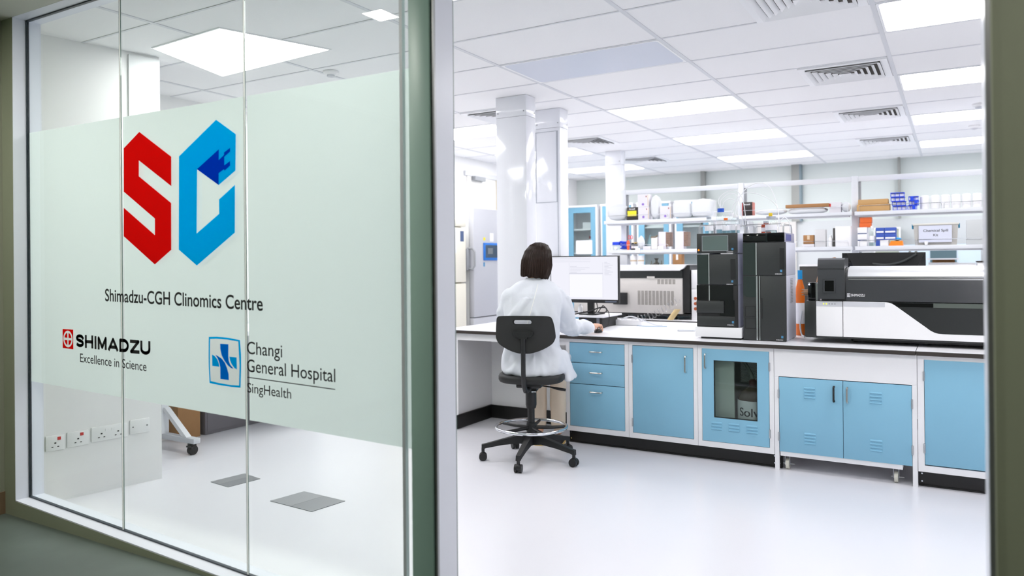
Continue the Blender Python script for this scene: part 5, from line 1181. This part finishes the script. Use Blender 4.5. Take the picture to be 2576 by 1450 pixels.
t = thing('cream_refrigerator', 'cream two-door refrigerator just inside the left edge of the doorway', 'refrigerator', (-5.2, 6.85, 0))
M().box(-5.55, -4.905, 6.52, 7.17, 0.02, 1.935, 0.006).done('cabinet', CREAM, t)
M().box(-4.90, -4.845, 6.52, 7.175, 1.215, 1.84, 0.008).done('door', CREAM, t); M().box(-4.90, -4.845, 6.52, 7.175, 0.06, 1.200, 0.008).done('door', CREAM, t); M().box(-4.90, -4.842, 6.52, 7.175, 1.85, 1.937, 0.006).done('top_panel', CREAM, t)
M().box(-4.845, -4.8442, 7.06, 7.13, 1.68, 1.80).done('sticker', mat('blue_sticker', (70, 90, 130), 0.5), t, 0); M().box(-4.845, -4.8442, 6.60, 6.98, 1.55, 1.82).done('paper_sheet', PAPER, t, 0)
for y in (6.6, 7.1): M().box(-5.5, -4.92, y-0.03, y+0.03, 0.0005, 0.02).done('foot', BLACK, t)
# door in the left wall
dr = bpy.data.objects.new('door_1', None); COL.objects.link(dr); struct(dr)
M().box(-5.589, -5.575, 8.30, 9.02, 0, 2.60).done('door_leaf', mat('pale_door', (224, 223, 220), 0.5), dr); M().box(-5.589, -5.56, 9.02, 9.09, 0, 2.66).done('door_frame', mat('tan_door_frame', (196, 188, 172), 0.5), dr)
M().box(-5.589, -5.56, 8.24, 9.02, 2.60, 2.66).done('door_head', LGREY, dr)
t = M().box(-5.575, -5.51, 8.40, 8.66, 2.545, 2.60, 0.005).done('door_closer', GREY); tag(t, 'grey door closer above the freezer on the left wall', 'door closer')
# ================================================================== CHAIR
from mathutils import noise
from mathutils.bvhtree import BVHTree
CX, CY_ = -2.660, 4.765; CA = math.radians(19.6)
ch = thing('drafting_chair', 'black drafting chair with chrome foot ring that the person sits on', 'chair', (CX, CY_, 0), rotz=CA, local=True)
# backrest: rounded shield with a hand slot, gently curved
def shield(n=64):
    key = [(-0.205, 0.095), (-0.200, 0.115), (-0.180, 0.127), (-0.10, 0.131), (0.0, 0.132), (0.10, 0.131), (0.165, 0.127), (0.188, 0.112), (0.203, 0.06), (0.211, 0.0), (0.209, -0.03), (0.185, -0.068), (0.12, -0.105), (0.05, -0.127), (0.0, -0.130), (-0.05, -0.127), (-0.12, -0.105), (-0.185, -0.068), (-0.209, -0.03), (-0.211, 0.0), (-0.209, 0.05)]
    kk = [Vector((u, v, 0)) for u, v in key]; n = len(kk); out = []
    for i in range(n):
        a, b, c, d = kk[i-1], kk[i], kk[(i+1) % n], kk[(i+2) % n]
        for q in range(4):
            u = q/4; p = 0.5*((2*b)+(c-a)*u+(2*a-5*b+4*c-d)*u*u+(3*b-a-3*c+d)*u**3); out.append((p.x, p.y))
    return out
def slot():
    out = []
    for cx_, a0 in ((0.050, -90), (-0.050, 90)):
        for k in range(7):
            a = math.radians(a0+180*k/6); out.append((cx_+0.013*math.cos(a)-0.012, 0.088+0.014*math.sin(a)))
    return out
BZC = 0.930
bm_ = bmesh.new()
def fill2(bm, outer, inner):
    es = []
    for loop in (outer, inner):
        vs = [bm.verts.new((u, v, 0)) for u, v in loop]
        es += [bm.edges.new((vs[i], vs[(i+1) % len(vs)])) for i in range(len(vs))]
    bmesh.ops.triangle_fill(bm, use_beauty=True, use_dissolve=False, edges=es)
fill2(bm_, shield(), slot())
for _ in range(2): bmesh.ops.subdivide_edges(bm_, edges=[e for e in bm_.edges if not e.is_boundary and e.calc_length() > 0.03], cuts=1, use_grid_fill=False)
bmesh.ops.triangulate(bm_, faces=bm_.faces[:])
for v in bm_.verts:
    u, z = v.co.x, v.co.y; v.co = Vector((u, -0.262+0.9*u*u-0.25*z*z, BZC+z))
r_ = bmesh.ops.extrude_face_region(bm_, geom=bm_.faces[:])
for e in r_['geom']:
    if isinstance(e, bmesh.types.BMVert): e.co.y += 0.026
bmesh.ops.recalc_face_normals(bm_, faces=bm_.faces[:])
es = [e for e in bm_.edges if len(e.link_faces) == 2 and e.calc_face_angle(0) > 1.0]
bmesh.ops.bevel(bm_, geom=es, offset=0.006, segments=2, affect='EDGES')
me = bpy.data.meshes.new('backrest'); bm_.to_mesh(me); bm_.free(); finish('backrest', me, CHAIRB, ch, 40)
b_ = M(); b_.prism([(-0.073, 0.028), (-0.062, 0.034), (0.062, 0.034), (0.073, 0.028), (0.073, 0.008), (0.062, -0.004), (0.035, -0.010), (0.030, -0.022), (-0.030, -0.022), (-0.035, -0.010), (-0.062, -0.004), (-0.073, 0.008)], lambda u, v, d: Vector((u-0.008, d, BZC-0.005+v)), -0.288, -0.262)
for s in (-1, 1): b_.cyl((s*0.048-0.008, -0.292, BZC+0.010), (s*0.048-0.008, -0.288, BZC+0.010), 0.008, seg=12)
b_.done('back_bracket', BLACK, ch)
M().tube([(-0.006, -0.276, BZC-0.02), (-0.006, -0.278, 0.80), (-0.006, -0.276, 0.66), (-0.004, -0.262, 0.575), (-0.002, -0.225, 0.535), (0, -0.16, 0.525), (0, -0.05, 0.535)], [0.0165]*7, 10).done('back_post', BLACK, ch)
# seat
rings = []
for z, s_ in ((0.572, 0.90), (0.578, 0.965), (0.592, 1.0), (0.610, 1.0), (0.622, 0.975), (0.627, 0.90), (0.625, 0.6), (0.624, 0.2)):
    ring = []
    for k in range(40):
        a = 2*PI*k/40; c_, sn = math.cos(a), math.sin(a); e = 2/3.6
        x = 0.236*s_*math.copysign(abs(c_)**e, c_); y = 0.215*s_*math.copysign(abs(sn)**e, sn)
        ring.append((x+0.012, y+0.005, z+0.012*(abs(x)/0.236)**2*(1 if z > 0.6 else 0.4)))
    rings.append(ring)
M().loft(rings).done('seat', CHAIRB, ch, 50)
m_ = M(); m_.box(-0.09, 0.09, -0.11, 0.10, 0.535, 0.571, 0.008); m_.box(-0.05, 0.05, -0.05, 0.05, 0.50, 0.535, 0.008); m_.done('seat_mechanism', BLACK, ch)
M().cyl((0.015, -0.055, 0.505), (0.045, -0.055, 0.505), 0.010, seg=12).done('tension_knob', CHROME, ch)
M().tube([(0.06, 0.0, 0.540), (0.14, -0.01, 0.532), (0.20, -0.01, 0.520), (0.255, -0.012, 0.513)], [0.005, 0.005, 0.011, 0.010], 8).done('height_lever', BLACK, ch)
c_ = M(); c_.cyl((0, 0, 0.40), (0, 0, 0.505), 0.040, seg=28); c_.cyl((0, 0, 0.375), (0, 0, 0.40), 0.034, 0.040, seg=28); c_.done('column_sleeve', BLACK, ch)
M().cyl((0, 0, 0.27), (0, 0, 0.376), 0.0255, seg=24).done('gas_column', BLACK, ch)
h_ = M(); h_.cyl((0, 0, 0.215), (0, 0, 0.27), 0.040, 0.034, seg=28); h_.cyl((0, 0, 0.12), (0, 0, 0.215), 0.034, seg=28); h_.done('hub', BLACK, ch)
ang = [math.radians(-75.8+72*k)-CA for k in range(5)]
fr = M().tube([(0.256*math.cos(2*PI*k/64), 0.256*math.sin(2*PI*k/64), 0.240) for k in range(64)], 0.0115, 12, True).done('foot_ring', CHROME, ch)
sp_ = M()
for k in range(5):
    a = ang[k]+math.radians(36); d = Vector((math.cos(a), math.sin(a), 0)); n = Vector((-d.y, d.x, 0))
    sp_.tube([d*0.03+Vector((0, 0, 0.235)), d*0.15+Vector((0, 0, 0.232)), d*0.248+Vector((0, 0, 0.236))], [0.014, 0.012, 0.010], 8)
sp_.done('ring_spokes', BLACK, ch)
for a in ang:
    d = Vector((math.cos(a), math.sin(a), 0)); n = Vector((-d.y, d.x, 0)); rings = []
    for q, w_, z0, z1 in ((0.025, 0.030, 0.115, 0.195), (0.10, 0.026, 0.125, 0.180), (0.22, 0.022, 0.112, 0.150), (0.33, 0.019, 0.092, 0.122), (0.362, 0.017, 0.080, 0.116)):
        p = d*q; rings.append([p+n*w_+Vector((0, 0, z0)), p-n*w_+Vector((0, 0, z0)), p-n*w_*0.85+Vector((0, 0, z1)), p+n*w_*0.85+Vector((0, 0, z1))])
    lg = M().loft(rings); 
    lg = lg.done('leg', BLACK, ch, 25)
    p = d*0.352; q_ = n if True else d
    w_ = M()
    for s in (-1, 1): w_.cyl(p+d*0.0+n*s*0.007+Vector((0, 0, 0.0292)), p+n*s*0.025+Vector((0, 0, 0.0292)), 0.029, seg=22)
    w_.cyl(p-n*0.008+Vector((0, 0, 0.036)), p+n*0.008+Vector((0, 0, 0.036)), 0.027, seg=16); w_.cyl(p+Vector((0, 0, 0.05)), p+Vector((0, 0, 0.092)), 0.012, seg=12)
    w_.done('castor', BLACK, lg)

# ================================================================== PERSON
RX, FX = Vector((math.cos(YAW), math.sin(YAW), 0)), Vector((-math.sin(YAW), math.cos(YAW), 0))
def cs(l, d, z): return RX*l+FX*d+Vector((0, 0, z))
FA = math.radians(10.5)
bf = FX*math.cos(FA)+RX*math.sin(FA); br = RX*math.cos(FA)-FX*math.sin(FA); UZ = Vector((0, 0, 1))
PB = cs(0.15, 5.46, 0)
pr_ = thing('person', 'person in white lab coat with short dark hair seated with back turned, hand on mouse', 'person', tuple(PB))
SKIN = mat('skin', (214, 166, 138), 0.5, noise=0.05, nscale=30)
COAT = mat('white_cotton', (221, 225, 232), 0.75, noise=0.015, bump=0.25, bscale=120)
TROU = mat('beige_trousers', (216, 200, 180), 0.8, noise=0.04, bump=0.3, bscale=150)
HAIR = mat('dark_brown_hair', (36, 24, 18), 0.5, noise=0.35, nscale=14, spec=0.22)
def ell(c, a, b, n=32, e=2.4, ax=None, ay=None):
    ax = ax or br; ay = ay or bf; q = 2/e; out = []
    for k in range(n):
        t_ = 2*PI*k/n; u, v = math.cos(t_), math.sin(t_)
        out.append(c+ax*(a*math.copysign(abs(u)**q, u))+ay*(b*math.copysign(abs(v)**q, v)))
    return out
def merged(mb, voxel, smooth=4, noise_fn=None):
    """fuse overlapping closed shells into one continuous surface"""
    bmesh.ops.recalc_face_normals(mb.bm, faces=mb.bm.faces[:])
    me = bpy.data.meshes.new('fuse'); mb.bm.to_mesh(me); mb.bm.free()
    o = bpy.data.objects.new('fuse', me); COL.objects.link(o)
    r = o.modifiers.new('r', 'REMESH'); r.mode = 'VOXEL'; r.voxel_size = voxel
    dg = bpy.context.evaluated_depsgraph_get(); dg.update(); out = bpy.data.meshes.new_from_object(o.evaluated_get(dg))
    bpy.data.objects.remove(o); bpy.data.meshes.remove(me)
    b = bmesh.new(); b.from_mesh(out)
    for _ in range(smooth): bmesh.ops.smooth_vert(b, verts=b.verts[:], factor=0.5, use_axis_x=True, use_axis_y=True, use_axis_z=True)
    if noise_fn:
        b.normal_update()
        for v in b.verts: v.co = v.co+v.normal*noise_fn(v.co)
    b.to_mesh(out); b.free(); return out
def limb(mb, pts, rad, seg=18):
    mb.tube(bez(pts, 8), [rad[min(int(i/8), len(rad)-2)]+(rad[min(int(i/8), len(rad)-2)+1]-rad[min(int(i/8), len(rad)-2)])*((i % 8)/8) if i < 8*(len(rad)-1) else rad[-1] for i in range(8*(len(rad)-1)+1)], seg)
    mb.sphere(pts[0], rad[0], u=14, v=10); mb.sphere(pts[-1], rad[-1], u=14, v=10)
torso = [(0.150, 5.44, 0.628, 0.215, 0.165), (0.150, 5.44, 0.655, 0.226, 0.172), (0.148, 5.435, 0.72, 0.214, 0.160), (0.146, 5.425, 0.82, 0.196, 0.140), (0.143, 5.42, 0.95, 0.196, 0.135), (0.143, 5.425, 1.07, 0.203, 0.130), (0.146, 5.44, 1.15, 0.212, 0.118), (0.149, 5.455, 1.205, 0.211, 0.110), (0.153, 5.468, 1.242, 0.192, 0.097), (0.158, 5.48, 1.272, 0.158, 0.084), (0.162, 5.49, 1.295, 0.118, 0.074), (0.165, 5.50, 1.314, 0.072, 0.062)]
shR, elR, wrR = cs(0.312, 5.46, 1.185), cs(0.418, 5.63, 0.942), cs(0.640, 5.945, 0.917)
shL, elL, wrL = cs(-0.010, 5.46, 1.180), cs(-0.055, 5.60, 0.935), cs(0.09, 5.985, 0.910)
hipL, hipR = cs(0.075, 5.46, 0.685), cs(0.225, 5.46, 0.685)
knL, knR = cs(0.195, 5.855, 0.655), cs(0.350, 5.835, 0.655)
anL, anR = cs(0.205, 5.93, 0.11), cs(0.352, 5.90, 0.11)
# --- body (skin): head, neck, trunk, arms, hands, legs in one surface
bd = M()
bd.loft([ell(cs(l, d, z), a*0.86, b*0.86) for l, d, z, a, b in torso[:-3]])
HC = cs(0.176, 5.525, 1.455)
bd.loft([ell(cs(0.164, 5.495, 1.20), 0.05, 0.05, e=2), ell(cs(0.167, 5.503, 1.29), 0.046, 0.048, e=2), ell(cs(0.170, 5.505, 1.34), 0.05, 0.055, e=2), ell(cs(0.174, 5.515, 1.40), 0.05, 0.06, e=2)])
hd = []
for z, a, b, f_ in ((-0.118, 0.030, 0.040, 0.030), (-0.105, 0.045, 0.062, 0.022), (-0.075, 0.058, 0.082, 0.010), (-0.035, 0.069, 0.092, 0.0), (0.01, 0.074, 0.095, 0.0), (0.045, 0.068, 0.086, -0.004), (0.07, 0.052, 0.068, -0.006), (0.088, 0.030, 0.042, -0.008), (0.094, 0.010, 0.016, -0.008)):
    hd.append(ell(HC+bf*f_+UZ*z, a, b, e=2.1))
bd.loft(hd)
bd.cyl(HC+bf*0.088+UZ*0.005, HC+bf*0.108-UZ*0.035, 0.008, 0.014, 12); bd.sphere(HC+bf*0.104-UZ*0.036, 0.014); bd.sphere(HC+bf*0.086-UZ*0.072, 0.016, (1.4, 1, 0.6))
for s in (-1, 1): bd.sphere(HC+br*s*0.074-UZ*0.01, 0.02, (0.6, 1, 1.5)); bd.sphere(HC+bf*0.080+br*s*0.030+UZ*0.004, 0.012)
limb(bd, [shR, elR, wrR], [0.046, 0.038, 0.026]); limb(bd, [shL, elL, wrL], [0.046, 0.038, 0.026])
limb(bd, [hipL, knL, anL], [0.080, 0.052, 0.034]); limb(bd, [hipR, knR, anR], [0.080, 0.052, 0.034])
def hand(mb, w_, tgt, side, lift):
    """side=+1: right hand (thumb on the left), fingers curl down over what lies beneath"""
    h = (tgt-w_); h.z = 0; h.normalize(); s = Vector((h.y, -h.x, 0))
    P_ = lambda f, l, z: w_+h*f+s*l*side+UZ*z
    mb.loft([[P_(f, a*math.cos(2*PI*k/16), zc+b*math.sin(2*PI*k/16)) for k in range(16)] for f, a, b, zc in ((-0.02, 0.024, 0.020, 0), (0.01, 0.028, 0.018, 0.004), (0.045, 0.038, 0.017, 0.009), (0.080, 0.041, 0.014, 0.009), (0.096, 0.036, 0.010, 0.006))])
    for l, L_, ln in ((-0.030, 0.0, 0.92), (-0.010, 0.004, 1.0), (0.011, 0.002, 0.94), (0.030, -0.006, 0.76)):
        a = P_(0.080+L_, l, 0.007); b = P_(0.080+L_+0.040*ln, l*1.12, 0.006); c = P_(0.080+L_+0.062*ln, l*1.16, -0.011); d = P_(0.080+L_+0.072*ln, l*1.18, -0.026+lift)
        mb.tube([a, b, c, d], [0.0095, 0.0088, 0.0080, 0.0068], 10)
        for q, r_ in ((a, 0.0098), (b, 0.0092), (c, 0.0083), (d, 0.0068)): mb.sphere(q, r_, u=10, v=8)
    t_ = [P_(0.025, -0.026, -0.002), P_(0.055, -0.050, -0.010), P_(0.085, -0.052, -0.020+lift)]
    mb.tube(t_, [0.014, 0.011, 0.008], 10)
    for q, r_ in zip(t_, (0.014, 0.0112, 0.008)): mb.sphere(q, r_, u=10, v=8)
hand(bd, wrR, Vector((-2.488, 5.60, 0)), 1, -0.013); hand(bd, wrL, wrL+bf*0.2+br*0.03, -1, 0.004)
body = finish('body', merged(bd, 0.0042, 2), SKIN, pr_, 60)
# --- lab coat
ct = M()
ct.loft([ell(cs(l, d, z), a, b) for l, d, z, a, b in torso])
ct.loft([ell(cs(l, d, z), a, b, e=3) for l, d, z, a, b in ((0.17, 5.50, 0.632, 0.235, 0.20), (0.17, 5.50, 0.68, 0.230, 0.20), (0.16, 5.48, 0.74, 0.205, 0.17))])
limb(ct, [shR, shR.lerp(elR, 0.55)+br*0.012, elR, elR.lerp(wrR, 0.55), wrR-(wrR-elR).normalized()*0.062], [0.072, 0.070, 0.064, 0.054, 0.045])
limb(ct, [shL, shL.lerp(elL, 0.55)-br*0.006, elL, elL.lerp(wrL, 0.55), wrL-(wrL-elL).normalized()*0.012], [0.070, 0.066, 0.060, 0.056, 0.045])
# coat tail hanging over the right side of the seat, and lap
ct.loft([ell(cs(0.33, 5.50, 0.78), 0.05, 0.08), ell(cs(0.365, 5.52, 0.70), 0.055, 0.11), ell(cs(0.402, 5.53, 0.63), 0.045, 0.13), ell(cs(0.425, 5.535, 0.572), 0.040, 0.14)])
ct.loft([ell(cs(0.16, 5.52, 0.70), 0.20, 0.062, ax=br, ay=UZ), ell(cs(0.24, 5.72, 0.705), 0.19, 0.060, ax=br, ay=UZ), ell(cs(0.285, 5.86, 0.69), 0.17, 0.055, ax=br, ay=UZ)])
def wrinkle(p):
    q = Vector(((p.x*RX.x+p.y*RX.y)*9, (p.x*FX.x+p.y*FX.y)*9, p.z*4.5))
    lt_, dp_ = p.x*RX.x+p.y*RX.y, p.x*FX.x+p.y*FX.y
    n = noise.noise(q)*0.015+noise.noise(q*2.1+Vector((3, 1, 7)))*0.008
    fold = Vector(((lt_*0.8+p.z*0.55)*17, dp_*6, (p.z*0.8-lt_*0.55)*4)) if lt_ > 0.15 else Vector(((lt_*0.8-p.z*0.55)*17, dp_*6, (p.z*0.8+lt_*0.55)*4))
    n += 0.034*max(0, noise.noise(fold)-0.05)*(1 if p.z < 1.18 else 0.3)
    d = (p-elR).length
    if d < 0.16: n += 0.0045*math.sin((p-elR).dot((shR-elR).normalized())*110)*(1-d/0.16)
    return n
cme = merged(ct, 0.0085, 6, wrinkle)
tree = BVHTree.FromPolygons([v.co.copy() for v in cme.vertices], [tuple(p.vertices) for p in cme.polygons])
coat = finish('lab_coat', cme, COAT, pr_, 80)
sm = []
for i in range(13):
    u = i/12; p0 = cs(0.185-0.085*u, 4.9, 1.275-0.29*u); hit = tree.ray_cast(p0, FX)
    if hit[0] is not None: sm.append(hit[0]-FX*0.0008)
M().tube(sm, 0.0026, 6).done('back_seam', mat('seam_thread', (247, 247, 244), 0.7), coat)
cl = M(); n_ = 28; 
cl.loft([ell(cs(0.166, 5.505, 1.268), 0.082, 0.070, n_), ell(cs(0.168, 5.505, 1.318), 0.068, 0.064, n_), ell(cs(0.168, 5.505, 1.320), 0.064, 0.060, n_), ell(cs(0.166, 5.505, 1.272), 0.075, 0.064, n_)]); cl.done('collar', COAT, coat)
# --- trousers
tr = M()
limb(tr, [hipL, hipL.lerp(knL, 0.6), knL, knL.lerp(anL, 0.5), anL+UZ*0.055], [0.095, 0.078, 0.068, 0.062, 0.056]); limb(tr, [hipR, hipR.lerp(knR, 0.6), knR, knR.lerp(anR, 0.5), anR+UZ*0.055], [0.095, 0.078, 0.070, 0.064, 0.058])
tr.sphere(cs(0.15, 5.46, 0.70), 0.11, (1.5, 1, 0.75))
finish('trousers', merged(tr, 0.009, 4, lambda p: noise.noise(p*11)*0.005), TROU, pr_, 80)
# --- shoes
SHOE = mat('black_canvas_shoe', (38, 36, 38), 0.6); SOLE = mat('tan_yellow_sole', (214, 184, 112), 0.6)
for an, nm_ in ((anL, 'shoe'), (anR, 'shoe')):
    c0 = Vector((an.x, an.y, 0)); 
    rings = []; rs = []
    for f_, w_, h0 in ((-0.068, 0.020, 0.060), (-0.055, 0.034, 0.078), (-0.02, 0.038, 0.088), (0.03, 0.041, 0.074), (0.08, 0.045, 0.056), (0.13, 0.042, 0.046), (0.158, 0.026, 0.036)):
        rings.append([c0+bf*f_+br*(w_*math.cos(2*PI*k/20))+UZ*(0.020+max(0, (h0-0.020)*max(-0.0, math.sin(2*PI*k/20)))) for k in range(20)])
        rs.append([c0+bf*f_*1.02+br*(w_*1.06*x_)+UZ*z_ for x_, z_ in ((-1, 0.0008), (1, 0.0008), (1, 0.0205), (-1, 0.0205))])
    s_ = M(); s_.loft(rings); s_ = s_.done(nm_, SHOE, pr_, 50)
    M().loft(rs).done('sole', SOLE, s_)
# --- hair: bob with a parting, open towards the face
NH, NV = 132, 22; vs = []; hm = M()
def hair_pt(th, v, off=0.0):
    # th: 0 = back of the head, +-pi = face; v: 0 crown .. 1 ends
    sn, c_ = math.sin(th), math.cos(th)
    if v < 0.42:
        q = v/0.42*PI/2; rr = math.sin(q)**0.88; z = -0.012+0.138*math.cos(q)
    else:
        q = (v-0.42)/0.58; rr = 1.0+0.05*math.sin(q*PI)-0.03*q; z = -0.012-0.122*q
    a = 0.110*rr; b = 0.112*rr
    shx = 0.024*(math.cos(q) if v < 0.42 else 0)
    gro = (0.0012*math.sin(th*31+5*v+2*math.sin(th*3))+0.0010*math.sin(th*47-4*v)+0.003*math.sin(th*7+1.3+v))*min(1, v*2.2)
    part = -0.011*math.exp(-((sn*a-0.030)/0.008)**2)*max(0, 1-v*2.4)*min(1, v*8)
    flare = 0.008*max(0, v-0.75)/0.25*(1 if sn < 0 else -0.8)*abs(sn)
    e_ = z-0.004*math.sin(th*13)*max(0, v-0.8)/0.2+part-0.012*max(0, v-0.6)/0.4*sn
    if sn > 0: a *= 1-0.17*max(0, v-0.55)/0.45*sn
    r_ = 1+(gro+flare+off)/0.11
    return HC+br*(sn*a*r_+0.002+shx)-bf*(c_*b*r_-0.002)+UZ*(e_+off*max(0, 1-v*2.4))
TH = math.radians(122)
grid = [[hm.bm.verts.new(hair_pt(-PI+2*PI*k/NH, j/(NV-1))) for k in range(NH)] for j in range(NV)]
for j in range(NV-1):
    for k in range(NH):
        th = -PI+2*PI*(k+0.5)/NH
        if abs(th) > TH and j >= 6: continue
        hm.bm.faces.new((grid[j][k], grid[j][(k+1) % NH], grid[j+1][(k+1) % NH], grid[j+1][k]))
bmesh.ops.remove_doubles(hm.bm, verts=hm.bm.verts[:], dist=0.0004)
loose = [v for v in hm.bm.verts if not v.link_faces]; bmesh.ops.delete(hm.bm, geom=loose, context='VERTS')
bmesh.ops.recalc_face_normals(hm.bm, faces=hm.bm.faces[:])
bmesh.ops.solidify(hm.bm, geom=hm.bm.faces[:], thickness=0.014)
hair = hm.done('hair', HAIR, pr_, 70)
lk = M()
rh = random.Random(9)
for k in range(120):
    th = -TH+2*TH*(k+rh.random())/120; off = 0.0002+0.0016*rh.random(); sw_ = rh.uniform(0.01, 0.06); v1 = rh.uniform(0.94, 1.015); fq = rh.uniform(1.2, 2.4)
    lk.tube([hair_pt(th+sw_*math.sin(k*2.1+fq*v*2), v*v1, off) for v in (0.06, 0.16, 0.28, 0.42, 0.6, 0.8, 0.93, 1.0)], [0.0008, 0.0014, 0.0019, 0.0023, 0.0024, 0.0022, 0.0018, 0.0005], 5)
lk.done('hair_strands', mat('brown_hair_strand', (44, 29, 21), 0.45, noise=0.35, nscale=20, spec=0.28), hair, 60)
for o in BASES:
    if '_base' in o: del o['_base']
